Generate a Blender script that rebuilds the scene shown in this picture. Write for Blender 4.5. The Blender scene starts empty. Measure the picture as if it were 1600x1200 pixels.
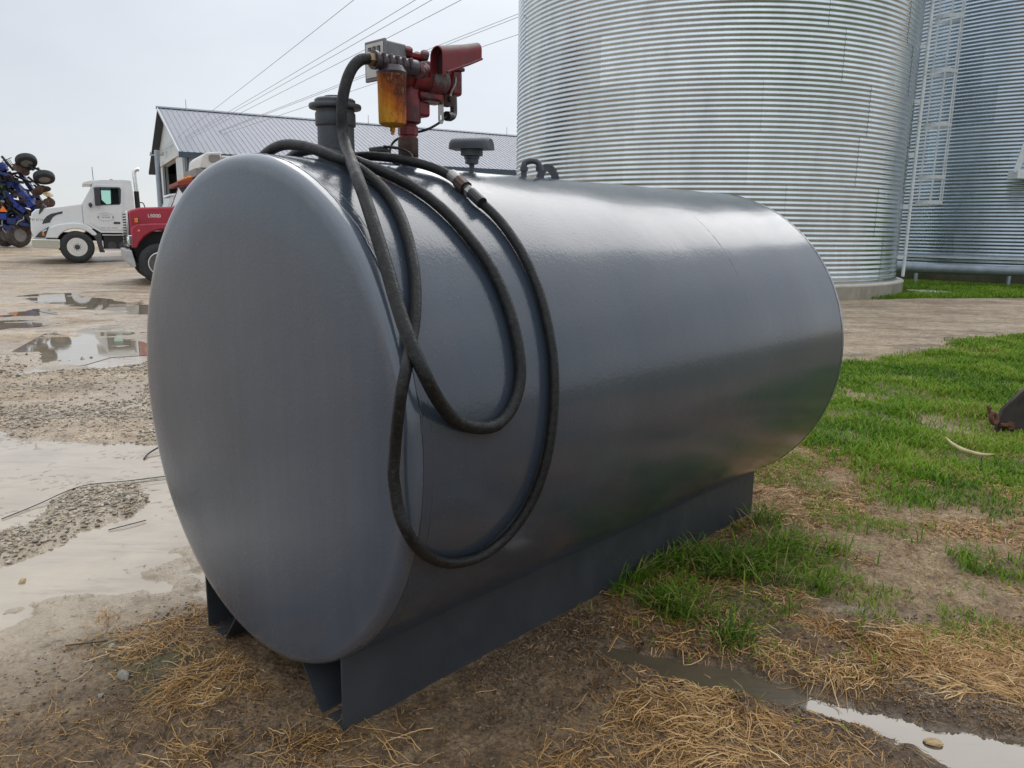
import bpy, bmesh, math, random
import numpy as np
from mathutils import Vector, Matrix
from mathutils.geometry import tessellate_polygon

random.seed(7); rng = np.random.default_rng(7)
sc = bpy.context.scene
col = sc.collection
PI = math.pi

# ------------------------------------------------------------------ camera
cam_d = bpy.data.cameras.new('camera'); cam = bpy.data.objects.new('camera', cam_d)
col.objects.link(cam); sc.camera = cam
cam_d.sensor_width = 36; cam_d.lens = 27.18; cam_d.clip_end = 3000; cam_d.clip_start = 0.05
cr = (0.99991988, 0.00247002, 0.01241473); cu = (-0.01265806, 0.19511888, 0.98069791); cb = (0, -0.98077649, 0.19513451)
cam.matrix_world = Matrix(((cr[0], cu[0], cb[0], 0), (cr[1], cu[1], cb[1], 0), (cr[2], cu[2], cb[2], 1.5197), (0, 0, 0, 1)))

# ------------------------------------------------------------------ sky, sun, exposure
SUN_EL, SUN_AZ = math.radians(36), math.radians(16)      # azimuth measured from +Y towards +X
w = bpy.data.worlds.new('World'); sc.world = w; w.use_nodes = True
nt = w.node_tree; nt.nodes.clear()
out = nt.nodes.new('ShaderNodeOutputWorld'); add = nt.nodes.new('ShaderNodeAddShader')
sky = nt.nodes.new('ShaderNodeTexSky'); sky.sky_type = 'NISHITA'; sky.sun_disc = False
sky.sun_elevation = SUN_EL; sky.sun_rotation = SUN_AZ; sky.air_density = 0.7; sky.dust_density = 0.3
b1 = nt.nodes.new('ShaderNodeBackground'); b1.inputs[1].default_value = 0.05
hs = nt.nodes.new('ShaderNodeHueSaturation'); hs.inputs['Saturation'].default_value = 0.35
nt.links.new(sky.outputs[0], hs.inputs['Color']); nt.links.new(hs.outputs[0], b1.inputs[0])
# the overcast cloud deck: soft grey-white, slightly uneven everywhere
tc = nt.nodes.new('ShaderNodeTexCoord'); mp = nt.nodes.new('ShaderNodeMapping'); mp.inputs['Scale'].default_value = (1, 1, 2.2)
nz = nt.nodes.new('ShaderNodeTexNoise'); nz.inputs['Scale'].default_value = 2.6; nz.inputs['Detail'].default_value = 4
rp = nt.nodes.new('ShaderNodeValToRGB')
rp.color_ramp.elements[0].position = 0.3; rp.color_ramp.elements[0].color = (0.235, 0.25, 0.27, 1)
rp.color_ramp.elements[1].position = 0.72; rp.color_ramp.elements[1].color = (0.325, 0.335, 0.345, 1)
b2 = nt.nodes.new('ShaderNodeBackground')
# overcast brightens from horizon to zenith, steepened overhead to raise the ground light (1 + k sin elevation)
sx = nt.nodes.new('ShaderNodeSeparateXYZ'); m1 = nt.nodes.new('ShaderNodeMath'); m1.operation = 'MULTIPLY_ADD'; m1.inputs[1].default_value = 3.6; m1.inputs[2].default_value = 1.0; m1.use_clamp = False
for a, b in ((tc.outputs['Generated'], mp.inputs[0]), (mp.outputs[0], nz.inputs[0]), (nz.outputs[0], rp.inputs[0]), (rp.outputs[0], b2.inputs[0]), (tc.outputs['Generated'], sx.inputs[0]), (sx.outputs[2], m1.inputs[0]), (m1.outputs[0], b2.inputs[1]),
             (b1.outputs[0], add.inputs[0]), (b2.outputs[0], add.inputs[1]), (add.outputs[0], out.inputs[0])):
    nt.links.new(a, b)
sd = bpy.data.lights.new('sun', 'SUN'); so = bpy.data.objects.new('sun', sd); col.objects.link(so)
sd.energy = 1.5; sd.angle = math.radians(58); sd.color = (1.0, 0.97, 0.93)
dirv = Vector((math.sin(SUN_AZ) * math.cos(SUN_EL), math.cos(SUN_AZ) * math.cos(SUN_EL), math.sin(SUN_EL)))
so.rotation_euler = dirv.to_track_quat('Z', 'Y').to_euler()
sc.view_settings.view_transform = 'Standard'; sc.view_settings.look = 'None'
sc.view_settings.gamma = 1; sc.view_settings.use_curve_mapping = False
sc.view_settings.exposure = 0.0

# ------------------------------------------------------------------ helpers
def smooth(a, b, x):
    t = np.clip((x - a) / (b - a), 0, 1); return t * t * (3 - 2 * t)
_P = rng.permutation(256); _P = np.concatenate([_P, _P, _P]); _V = rng.random(256) * 2 - 1
def vnoise(x, y):
    x = np.asarray(x, float); y = np.asarray(y, float)
    xi = np.floor(x).astype(int); yi = np.floor(y).astype(int); u = x - xi; v = y - yi
    u = u * u * u * (u * (u * 6 - 15) + 10); v = v * v * v * (v * (v * 6 - 15) + 10)
    h = lambda i, j: _V[_P[(_P[i & 255] + j) & 255]]
    return (h(xi, yi) * (1 - u) + h(xi + 1, yi) * u) * (1 - v) + (h(xi, yi + 1) * (1 - u) + h(xi + 1, yi + 1) * u) * v
def fbm(x, y, s, o=4, g=0.5):
    r = 0; a = 1; t = 0
    for i in range(o):
        r = r + a * vnoise(x * s + 17.3 * i, y * s - 9.1 * i); t += a; a *= g; s *= 2.03
    return r / t

class MB:
    def __init__(s): s.v = []; s.f = []
    def add(s, vs, fs, M=None):
        o = len(s.v)
        for q in vs: s.v.append(tuple(M @ Vector(q)) if M is not None else tuple(q))
        for f in fs: s.f.append([o + i for i in f])
        return s
    def box(s, lo, hi, M=None):
        x0, y0, z0 = lo; x1, y1, z1 = hi
        return s.add([(x0, y0, z0), (x1, y0, z0), (x1, y1, z0), (x0, y1, z0), (x0, y0, z1), (x1, y0, z1), (x1, y1, z1), (x0, y1, z1)],
                     [(0, 3, 2, 1), (4, 5, 6, 7), (0, 1, 5, 4), (1, 2, 6, 5), (2, 3, 7, 6), (3, 0, 4, 7)], M)
    def bar(s, p, q, wd, ht, up=(0, 0, 1)):
        p = Vector(p); q = Vector(q); d = (q - p); L = d.length; d.normalize(); u = Vector(up)
        r = d.cross(u)
        if r.length < 1e-4: r = d.cross(Vector((1, 0, 0)))
        r.normalize(); u = r.cross(d)
        M = Matrix(((d.x, r.x, u.x, p.x), (d.y, r.y, u.y, p.y), (d.z, r.z, u.z, p.z), (0, 0, 0, 1)))
        return s.box((0, -wd / 2, -ht / 2), (L, wd / 2, ht / 2), M)
    def tube(s, pts, r, n=10, caps=True, prof=None):
        P = [Vector(p) for p in pts]; k = len(P); rr = r if hasattr(r, '__len__') else [r] * k
        T = [(P[min(i + 1, k - 1)] - P[max(i - 1, 0)]).normalized() for i in range(k)]
        u = T[0].orthogonal().normalized(); o = len(s.v)
        for i in range(k):
            u = (u - T[i] * u.dot(T[i])).normalized(); b = T[i].cross(u)
            for j in range(n):
                a = 2 * PI * j / n; s.v.append(tuple(P[i] + (u * math.cos(a) + b * math.sin(a)) * rr[i]))
        for i in range(k - 1):
            for j in range(n):
                j2 = (j + 1) % n; s.f.append([o + i * n + j, o + i * n + j2, o + (i + 1) * n + j2, o + (i + 1) * n + j])
        if caps:
            s.f.append([o + j for j in range(n)][::-1]); s.f.append([o + (k - 1) * n + j for j in range(n)])
        return s
    def cyl(s, p, q, r, n=16, r2=None): return s.tube([p, q], [r, r if r2 is None else r2], n)
    def lathe(s, prof, n=32, M=None, closed=False):
        # prof: (radius, height) revolved about local z
        o = len(s.v); k = len(prof)
        for (r, h) in prof:
            for j in range(n):
                a = 2 * PI * j / n; q = Vector((r * math.cos(a), r * math.sin(a), h)); s.v.append(tuple(M @ q if M is not None else q))
        for i in range(k - 1 + (1 if closed else 0)):
            i2 = (i + 1) % k
            for j in range(n):
                j2 = (j + 1) % n; s.f.append([o + i * n + j, o + i * n + j2, o + i2 * n + j2, o + i2 * n + j])
        if not closed:
            if prof[0][0] > 1e-5: s.f.append([o + j for j in range(n)][::-1])
            if prof[-1][0] > 1e-5: s.f.append([o + (k - 1) * n + j for j in range(n)])
        return s
    def prism(s, poly, d0, d1, axis='y', holes=(), M=None):
        # polygon in the plane across 'axis' (y: x,z  x: y,z  z: x,y), with holes, from d0 to d1
        loops = [list(poly)] + [list(h) for h in holes]
        def P(u, v, d): return (u, d, v) if axis == 'y' else ((d, u, v) if axis == 'x' else (u, v, d))
        tri = tessellate_polygon([[Vector((u, v, 0)) for u, v in l] for l in loops])
        flat = [p for l in loops for p in l]; n = len(flat)
        vs = [P(u, v, d0) for u, v in flat] + [P(u, v, d1) for u, v in flat]
        if len(loops) == 1: fs = [list(range(n)), [n + i for i in range(n)][::-1]]
        else: fs = [list(t) for t in tri] + [[n + i for i in t][::-1] for t in tri]
        o = 0
        for l in loops:
            m = len(l)
            for i in range(m):
                j = (i + 1) % m; fs.append([o + j, o + i, n + o + i, n + o + j])
            o += m
        return s.add(vs, fs, M)
    def torus(s, R, r, n=24, m=10, M=None):
        return s.lathe([(R + r * math.cos(2 * PI * i / m), r * math.sin(2 * PI * i / m)) for i in range(m)], n, M, closed=True)
    def sphere(s, c, r, n=12, m=8, M=None):
        pr = [(max(1e-6, math.sin(PI * i / m)) * 1.0, -math.cos(PI * i / m)) for i in range(m + 1)]
        rx = r if hasattr(r, '__len__') else (r, r, r)
        K = (M if M is not None else Matrix()) @ Matrix.Translation(Vector(c)) @ Matrix.Diagonal((rx[0], rx[1], rx[2], 1))
        return s.lathe(pr, n, K)
    def mesh(s, name, mat, ang=40):
        me = bpy.data.meshes.new(name); me.from_pydata(s.v, [], s.f)
        bm = bmesh.new(); bm.from_mesh(me); bmesh.ops.recalc_face_normals(bm, faces=bm.faces); bm.to_mesh(me); bm.free()
        if ang is not None:
            me.polygons.foreach_set('use_smooth', [True] * len(me.polygons)); me.set_sharp_from_angle(angle=math.radians(ang))
        if mat is not None: me.materials.append(mat)
        return me
    def build(s, name, mat, parent=None, bevel=0, ang=40, loc=None):
        o = bpy.data.objects.new(name, s.mesh(name, mat, ang)); col.objects.link(o)
        if parent is not None: o.parent = parent
        if loc is not None: o.location = loc
        if bevel:
            m = o.modifiers.new('bevel', 'BEVEL'); m.width = bevel; m.segments = 2; m.limit_method = 'ANGLE'; m.angle_limit = math.radians(35)
            m.harden_normals = False
        return o

def rawmesh(name, V, faces_flat, counts, mat, parent=None, tint=None, smoothf=False):
    me = bpy.data.meshes.new(name); nV = len(V); nF = len(counts)
    me.vertices.add(nV); me.vertices.foreach_set('co', np.ascontiguousarray(V, dtype=np.float32).ravel())
    me.loops.add(len(faces_flat)); me.loops.foreach_set('vertex_index', np.ascontiguousarray(faces_flat, dtype=np.int32))
    me.polygons.add(nF); st = np.concatenate([[0], np.cumsum(counts)[:-1]]).astype(np.int32)
    me.polygons.foreach_set('loop_start', st); me.polygons.foreach_set('loop_total', np.asarray(counts, dtype=np.int32))
    me.polygons.foreach_set('use_smooth', np.full(nF, smoothf))
    if tint is not None:
        for nm, arr in tint.items():
            a = me.attributes.new(nm, 'FLOAT', 'POINT'); a.data.foreach_set('value', np.ascontiguousarray(arr, dtype=np.float32))
    me.update(calc_edges=True); me.validate()
    me.materials.append(mat)
    o = bpy.data.objects.new(name, me); col.objects.link(o)
    if parent is not None: o.parent = parent
    return o

def tag(o, label=None, cat=None, group=None, kind=None):
    if label: o['label'] = label
    if cat: o['category'] = cat
    if group: o['group'] = group
    if kind: o['kind'] = kind
    return o
def empty(name, loc, rz=0, label=None, cat=None, group=None):
    o = bpy.data.objects.new(name, None); col.objects.link(o); o.location = loc; o.rotation_euler = (0, 0, rz); o.empty_display_size = 0.2
    return tag(o, label, cat, group)
def copy_tree(o, parent=None, top=True):
    c = o.copy(); col.objects.link(c)
    if parent is not None: c.parent = parent
    for ch in list(o.children): copy_tree(ch, c)
    return c
def spline(P, k=6):
    P = [Vector(p) for p in P]; o = []
    Q = [P[0] * 2 - P[1]] + P + [P[-1] * 2 - P[-2]]
    for i in range(1, len(Q) - 2):
        for j in range(k):
            t = j / k; a, b, c, d = Q[i - 1], Q[i], Q[i + 1], Q[i + 2]
            o.append(0.5 * ((2 * b) + (c - a) * t + (2 * a - 5 * b + 4 * c - d) * t * t + (3 * b - a - 3 * c + d) * t ** 3))
    o.append(P[-1]); return o
def axisM(p, d):
    # matrix taking local z to direction d, origin p
    d = Vector(d).normalized(); u = d.orthogonal().normalized(); v = d.cross(u); p = Vector(p)
    return Matrix(((u.x, v.x, d.x, p.x), (u.y, v.y, d.y, p.y), (u.z, v.z, d.z, p.z), (0, 0, 0, 1)))
def text_mesh(name, body, size, mat, parent, M, depth=0.004, align='CENTER'):
    cu_ = bpy.data.curves.new(name, 'FONT'); cu_.body = body; cu_.size = size; cu_.extrude = depth; cu_.align_x = align; cu_.align_y = 'CENTER'
    t = bpy.data.objects.new(name, cu_); col.objects.link(t)
    me = bpy.data.meshes.new_from_object(t); bpy.data.objects.remove(t); bpy.data.curves.remove(cu_)
    me.name = name; me.transform(M); me.materials.clear(); me.materials.append(mat)
    o = bpy.data.objects.new(name, me); col.objects.link(o); o.parent = parent
    return o

# ------------------------------------------------------------------ materials
MATS = {}
class NT:
    def __init__(s, name):
        s.m = bpy.data.materials.new(name); s.m.use_nodes = True; s.t = s.m.node_tree; s.t.nodes.clear()
        s.o = s.n('ShaderNodeOutputMaterial'); s.b = s.n('ShaderNodeBsdfPrincipled'); s.l(s.b.outputs[0], s.o.inputs[0]); MATS[name] = s.m
    def n(s, k, **kw):
        x = s.t.nodes.new(k)
        for a, v in kw.items(): setattr(x, a, v)
        return x
    def l(s, a, b): s.t.links.new(a, b)
    def set(s, **kw):
        for k, v in kw.items():
            s.b.inputs[{'col': 'Base Color', 'rough': 'Roughness', 'metal': 'Metallic', 'ior': 'IOR', 'coat': 'Coat Weight', 'coatr': 'Coat Roughness',
                        'trans': 'Transmission Weight', 'spec': 'Specular IOR Level', 'emit': 'Emission Color', 'es': 'Emission Strength', 'alpha': 'Alpha'}[k]].default_value = \
                (tuple(v) + (1,) if isinstance(v, (tuple, list)) and len(v) == 3 else v)
        return s
    def coord(s, scale=(1, 1, 1), kind='Object'):
        c = s.n('ShaderNodeTexCoord'); m = s.n('ShaderNodeMapping'); m.inputs['Scale'].default_value = scale; s.l(c.outputs[kind], m.inputs[0]); return m.outputs[0]
    def noise(s, scale, detail=4, vec=None, rough=0.55, dist=0):
        x = s.n('ShaderNodeTexNoise'); x.inputs['Scale'].default_value = scale; x.inputs['Detail'].default_value = detail
        x.inputs['Roughness'].default_value = rough; x.inputs['Distortion'].default_value = dist
        s.l(vec if vec is not None else s.coord(), x.inputs['Vector']); return x.outputs[0]
    def voro(s, scale, vec=None, out='Distance', feature='F1'):
        x = s.n('ShaderNodeTexVoronoi'); x.feature = feature; x.inputs['Scale'].default_value = scale
        s.l(vec if vec is not None else s.coord(), x.inputs['Vector']); return x.outputs[out]
    def ramp(s, fac, *stops):
        r = s.n('ShaderNodeValToRGB'); e = r.color_ramp.elements
        while len(e) < len(stops): e.new(0.5)
        for i, (p, c) in enumerate(stops): e[i].position = p; e[i].color = tuple(c) + (1,) if hasattr(c, '__len__') else (c, c, c, 1)
        s.l(fac, r.inputs[0]); return r.outputs[0]
    def mix(s, fac, a, b, mode='MIX'):
        x = s.n('ShaderNodeMix', data_type='RGBA', blend_type=mode)
        for sock, v in ((x.inputs[0], fac), (x.inputs[6], a), (x.inputs[7], b)):
            if hasattr(v, 'links'): s.l(v, sock)
            else: sock.default_value = (tuple(v) + (1,)) if hasattr(v, '__len__') else v
        return x.outputs[2]
    def math(s, op, a, b=0.0, clamp=False):
        x = s.n('ShaderNodeMath', operation=op, use_clamp=clamp)
        for sock, v in ((x.inputs[0], a), (x.inputs[1], b)):
            if hasattr(v, 'links'): s.l(v, sock)
            else: sock.default_value = v
        return x.outputs[0]
    def attr(s, name): x = s.n('ShaderNodeAttribute'); x.attribute_name = name; return x.outputs['Fac']
    def col(s, c): s.l(c, s.b.inputs['Base Color']); return s
    def rough(s, c): s.l(c, s.b.inputs['Roughness']); return s
    def bump(s, h, strength=0.3, dist=0.01, prev=None):
        x = s.n('ShaderNodeBump'); x.inputs['Strength'].default_value = strength; x.inputs['Distance'].default_value = dist
        s.l(h, x.inputs['Height'])
        if prev is not None: s.l(prev, x.inputs['Normal'])
        s.l(x.outputs[0], s.b.inputs['Normal']); return x.outputs[0]

def plain(name, c, rough=0.5, metal=0.0, var=0.18, scale=6, bump=0.0, bscale=60, **kw):
    t = NT(name); t.set(rough=rough, metal=metal, **kw)
    n = t.noise(scale, 5)
    t.col(t.ramp(n, (0.3, tuple(x * (1 - var) for x in c)), (0.7, tuple(min(1, x * (1 + var)) for x in c))))
    if bump: t.bump(t.noise(bscale, 3), bump, 0.004)
    return t.m

# tank paint: thick brushed-on dark grey enamel, orange peel, overlapping coats
def tank_paint(name, cap):
    t = NT(name); v = t.coord()
    big = t.noise(1.7, 4, v, 0.6, 0.4); coat = t.noise(3.2, 2, v, 0.4)
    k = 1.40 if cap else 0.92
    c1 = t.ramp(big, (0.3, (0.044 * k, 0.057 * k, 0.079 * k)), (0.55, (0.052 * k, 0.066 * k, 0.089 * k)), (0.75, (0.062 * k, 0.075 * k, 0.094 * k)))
    streak = t.ramp(t.noise(9, 4, t.coord((1.6, 1.6, 0.07)), 0.7), (0.3, 0.82), (0.7, 1.18))
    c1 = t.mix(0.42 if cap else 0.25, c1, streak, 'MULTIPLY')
    if not cap: c1 = t.mix(t.math('MULTIPLY', t.ramp(coat, (0.52, 0.0), (0.535, 1.0)), 0.5), c1, (0.050, 0.058, 0.080))
    speck = t.ramp(t.noise(210, 1, v), (0.755, 0.0), (0.79, 1.0))
    t.col(t.mix(t.math('MULTIPLY', speck, 0.45), c1, (0.3, 0.3, 0.31)))
    t.rough(t.ramp(t.noise(5, 4, v), (0.3, 0.18 if cap else 0.10), (0.7, 0.32 if cap else 0.19)))
    t.set(spec=0.5, ior=1.5, coat=0.16 if cap else 0.28, coatr=0.16 if cap else 0.10); t.b.inputs['Coat IOR'].default_value = 1.6
    if cap:      # coat weight raised on the flanged rim to strengthen its sky highlight
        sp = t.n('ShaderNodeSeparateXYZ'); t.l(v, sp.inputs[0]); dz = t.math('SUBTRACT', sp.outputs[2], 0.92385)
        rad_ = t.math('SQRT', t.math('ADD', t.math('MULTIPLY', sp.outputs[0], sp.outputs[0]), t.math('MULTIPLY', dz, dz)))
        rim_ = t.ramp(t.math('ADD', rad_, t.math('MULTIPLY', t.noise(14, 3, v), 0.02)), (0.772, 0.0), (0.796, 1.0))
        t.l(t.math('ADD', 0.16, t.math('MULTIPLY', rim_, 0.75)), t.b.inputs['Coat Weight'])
    peel = t.bump(t.noise(95, 3, v, 0.6), 0.26, 0.003)
    st = t.bump(t.noise(16, 3, t.coord((1.0, 1.0, 0.12)), 0.6), 0.12, 0.004, peel)
    drip = t.bump(t.ramp(t.voro(24, v), (0.0, 1.0), (0.07, 0.0)), 0.35, 0.004, st)
    t.bump(t.noise(2.2, 2, v), 0.22, 0.012, drip); return t.m
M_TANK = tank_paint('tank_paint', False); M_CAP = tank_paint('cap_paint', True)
t = NT('skid_paint'); v = t.coord(); n = t.noise(3.5, 5, v)
sz = t.n('ShaderNodeSeparateXYZ'); t.l(v, sz.inputs[0])
mudl = t.ramp(t.math('SUBTRACT', t.math('MULTIPLY', t.noise(11, 5, v, 0.7), 0.035), sz.outputs[2]), (0.0, 0.0), (0.04, 0.75))
t.col(t.mix(mudl, t.ramp(n, (0.3, (0.032, 0.038, 0.046)), (0.7, (0.046, 0.051, 0.059))), (0.13, 0.09, 0.055)))
t.rough(t.ramp(t.noise(8, 4, v), (0.3, 0.34), (0.7, 0.6))); t.bump(t.noise(80, 3, v), 0.2, 0.003); M_SKID = t.m
# hose: worn, dusty black rubber
t = NT('hose_rubber'); v = t.coord(); n = t.noise(70, 4, v, 0.65)
t.col(t.ramp(n, (0.40, (0.009, 0.009, 0.010)), (0.60, (0.018, 0.018, 0.018)), (0.78, (0.040, 0.040, 0.040))))
t.set(spec=0.28); t.rough(t.ramp(t.noise(30, 3, v), (0.3, 0.30), (0.7, 0.55))); t.bump(t.noise(150, 3, v), 0.5, 0.004); M_HOSE = t.m
t = NT('pump_red'); v = t.coord(); n = t.noise(14, 5, v, 0.65)
w1 = t.ramp(n, (0.36, (0.28, 0.012, 0.016)), (0.48, (0.17, 0.012, 0.016)), (0.60, (0.07, 0.017, 0.019)), (0.73, (0.16, 0.13, 0.13)))
t.col(w1); t.rough(t.ramp(n, (0.4, 0.34), (0.7, 0.7))); t.bump(t.noise(90, 4, v), 0.3, 0.003); M_PRED = t.m
t = NT('pump_red_worn'); v = t.coord(); n = t.noise(20, 5, v, 0.7)
t.col(t.ramp(n, (0.34, (0.20, 0.014, 0.02)), (0.47, (0.13, 0.035, 0.04)), (0.6, (0.17, 0.16, 0.165)))); t.set(rough=0.6)
t.bump(t.noise(90, 4, v), 0.3, 0.003); M_PWORN = t.m
t = NT('boot_red'); v = t.coord(); n = t.noise(24, 5, v, 0.7)
geo = t.n('ShaderNodeNewGeometry'); sep = t.n('ShaderNodeSeparateXYZ'); t.l(geo.outputs['Normal'], sep.inputs[0])
up = t.math('MULTIPLY', t.ramp(sep.outputs[2], (0.35, 0.0), (0.75, 1.0)), t.ramp(n, (0.3, 0.45), (0.55, 1.0)))
t.col(t.mix(up, t.ramp(n, (0.3, (0.20, 0.016, 0.022)), (0.7, (0.13, 0.018, 0.022))), (0.20, 0.175, 0.165))); t.set(rough=0.6); M_BOOT = t.m
# spin-on filter: orange paint, rust burn on one side
t = NT('filter_orange'); v = t.coord(); n = t.noise(26, 5, t.coord((1, 1, 0.45)), 0.7)
sepc = t.n('ShaderNodeSeparateXYZ'); t.l(v, sepc.inputs[0])
side = t.math('ADD', t.math('MULTIPLY', sepc.outputs[1], 9.0), t.math('MULTIPLY', sepc.outputs[0], 5.0))
nf = t.noise(75, 4, t.coord((1, 1, 0.5)), 0.7)
f = t.math('ADD', t.math('ADD', side, t.math('MULTIPLY', sepc.outputs[2], 6.0)), t.math('ADD', t.math('MULTIPLY', n, 2.3), t.math('MULTIPLY', nf, 1.1)))
t.col(t.ramp(t.math('MULTIPLY', t.math('SUBTRACT', f, 0.55), 0.42), (0.16, (0.62, 0.30, 0.03)), (0.34, (0.56, 0.19, 0.016)), (0.52, (0.38, 0.095, 0.014)), (0.68, (0.12, 0.03, 0.022)), (0.85, (0.055, 0.022, 0.026))))
fl = t.ramp(nf, (0.56, 0.0), (0.62, 1.0)); fd_ = t.ramp(nf, (0.36, 1.0), (0.42, 0.0)); base_ = t.b.inputs['Base Color'].links[0].from_socket
t.col(t.mix(t.math('MULTIPLY', fd_, 0.6), t.mix(t.math('MULTIPLY', fl, 0.35), base_, (0.72, 0.42, 0.10)), (0.16, 0.05, 0.02)))
t.set(rough=0.6, spec=0.3); t.bump(nf, 0.3, 0.003); M_FILT = t.m
M_FITTING = plain('fitting_paint', (0.060, 0.068, 0.082), 0.5, 0, 0.2, 12, 0.3, 70)
M_DPAINT = plain('dark_painted_casting', (0.055, 0.040, 0.048), 0.35, 0, 0.4, 25, 0.3, 90)
M_RUST = plain('rusty_iron', (0.075, 0.040, 0.030), 0.75, 0.2, 0.6, 40, 0.5, 120)
M_MGREY = plain('meter_grey', (0.17, 0.165, 0.175), 0.45, 0.2, 0.2, 20, 0.1)
M_MFACE = plain('meter_face_white', (0.50, 0.49, 0.46), 0.5, 0, 0.1, 25)
M_BLACK = plain('black_plastic', (0.014, 0.014, 0.016), 0.45, 0, 0.3, 20)
M_DRED = plain('recess_shade', (0.03, 0.006, 0.009), 0.8)  # dark red standing in for the shade inside the nozzle boot
M_STEEL = plain('worn_steel', (0.33, 0.32, 0.30), 0.42, 0.8, 0.3, 40)
M_BRASS = plain('dull_brass', (0.28, 0.21, 0.12), 0.4, 0.7, 0.3, 40)
M_FIT = plain('coupling_bronze', (0.085, 0.055, 0.045), 0.45, 0.5, 0.4, 60)
# galvanised steel of the bins
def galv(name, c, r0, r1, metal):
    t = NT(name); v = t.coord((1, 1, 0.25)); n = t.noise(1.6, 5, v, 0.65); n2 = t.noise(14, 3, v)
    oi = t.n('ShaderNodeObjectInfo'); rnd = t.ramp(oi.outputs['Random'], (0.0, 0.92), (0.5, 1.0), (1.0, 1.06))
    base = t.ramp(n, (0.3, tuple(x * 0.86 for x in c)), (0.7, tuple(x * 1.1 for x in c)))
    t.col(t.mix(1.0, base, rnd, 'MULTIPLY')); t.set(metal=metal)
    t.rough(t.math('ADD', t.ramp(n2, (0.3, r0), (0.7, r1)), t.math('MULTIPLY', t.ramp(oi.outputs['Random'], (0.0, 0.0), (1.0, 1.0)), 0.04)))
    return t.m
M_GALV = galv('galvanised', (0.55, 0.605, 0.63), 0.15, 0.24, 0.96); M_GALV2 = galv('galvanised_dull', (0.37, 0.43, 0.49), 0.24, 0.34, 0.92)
M_GPAINT = plain('galvanised_rail', (0.66, 0.70, 0.72), 0.5, 0.1, 0.10, 5)
M_GPAINT2 = plain('cage_grey', (0.52, 0.56, 0.58), 0.5, 0.1, 0.2, 4)
M_TUBE = plain('tube_steel', (0.27, 0.31, 0.35), 0.5, 0.35, 0.2, 3)
t = NT('bin_concrete'); v = t.coord(); n = t.noise(2.5, 6, t.coord((1, 1, 0.35)), 0.7)
t.col(t.ramp(n, (0.3, (0.16, 0.15, 0.10)), (0.5, (0.27, 0.255, 0.20)), (0.72, (0.36, 0.34, 0.29)))); t.set(rough=0.9); t.bump(t.noise(30, 4, v), 0.4, 0.01); M_CONC = t.m
t = NT('mossy_concrete'); v = t.coord(); n = t.noise(2.0, 6, v, 0.7)
t.col(t.ramp(n, (0.3, (0.05, 0.055, 0.03)), (0.7, (0.12, 0.11, 0.075)))); t.set(rough=0.9); M_CONC2 = t.m
M_SLAB = plain('pale_concrete', (0.52, 0.49, 0.43), 0.85, 0, 0.15, 3)
# barn
M_ROOF = plain('roof_sheet', (0.235, 0.245, 0.285), 0.5, 0.0, 0.05, 1.2)
M_BWALL = plain('barn_white_sheet', (0.60, 0.64, 0.65), 0.55, 0, 0.06, 1)
M_BTRIM = plain('barn_blue_trim', (0.06, 0.085, 0.12), 0.45, 0.1, 0.12, 3)
M_SOFF = plain('barn_soffit', (0.050, 0.055, 0.066), 0.8)
M_BDARK = plain('barn_inside_shade', (0.03, 0.03, 0.035), 0.9)  # near-black, the shed's inner shade put into the colour
M_POLE = plain('pole_blue_grey', (0.36, 0.43, 0.49), 0.6, 0, 0.1, 3)
# vehicles
M_WHITE = plain('truck_white', (0.74, 0.76, 0.77), 0.28, 0, 0.04, 3, coat=0.5)
M_TRED = plain('truck_red', (0.34, 0.022, 0.045), 0.42, 0, 0.14, 3)
M_TYRE = plain('tyre_rubber', (0.030, 0.032, 0.034), 0.75, 0, 0.3, 9, 0.3, 40)
M_TYREM = plain('muddy_tyre', (0.075, 0.062, 0.050), 0.9, 0, 0.45, 9, 0.3, 40)
M_ALU = plain('polished_alloy', (0.80, 0.79, 0.77), 0.28, 1.0, 0.08, 9)
M_CHROME = plain('chrome', (0.80, 0.79, 0.77), 0.10, 1.0, 0.04, 4)
M_DGREY = plain('dark_plastic', (0.045, 0.048, 0.056), 0.5, 0, 0.15, 8)
M_CHASS = plain('chassis_black', (0.012, 0.012, 0.013), 0.6, 0, 0.2, 8)
M_AMBER = plain('amber_lens', (0.72, 0.22, 0.015), 0.25, 0, 0.08, 9)
M_LENS = plain('clear_lens', (0.75, 0.78, 0.80), 0.12, 0.3, 0.05, 9)
M_TEXT = plain('lettering_grey', (0.20, 0.22, 0.25), 0.6)
M_WTEXT = plain('lettering_white', (0.80, 0.80, 0.80), 0.4)
M_BOXG = plain('box_grey', (0.25, 0.235, 0.225), 0.6, 0, 0.15, 6)
M_BEIGE = plain('housing_white', (0.66, 0.64, 0.60), 0.5, 0, 0.1, 6)
t = NT('window_glass'); t.set(col=(0.66, 0.86, 0.80), rough=0.02, trans=1.0, ior=1.1); M_GLASS = t.m
t = NT('dark_glass'); t.set(col=(0.10, 0.13, 0.13), rough=0.05, spec=0.8); M_DGLASS = t.m
M_SEAT = plain('seat_cloth', (0.03, 0.03, 0.034), 0.9)
M_BLUE = plain('implement_blue', (0.010, 0.035, 0.24), 0.45, 0, 0.25, 5)
M_BLUED = plain('implement_blue_dark', (0.008, 0.022, 0.12), 0.5, 0, 0.3, 5)
M_BROWN = plain('disc_rust', (0.085, 0.048, 0.034), 0.8, 0, 0.5, 14)
M_TAN = plain('worn_disc', (0.42, 0.30, 0.15), 0.6, 0.2, 0.3, 14)
M_GREENC = plain('green_canister', (0.10, 0.42, 0.16), 0.5, 0, 0.2, 5)
M_ORANGE = plain('orange_reflector', (0.90, 0.20, 0.015), 0.35, 0, 0.06, 9)
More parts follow.
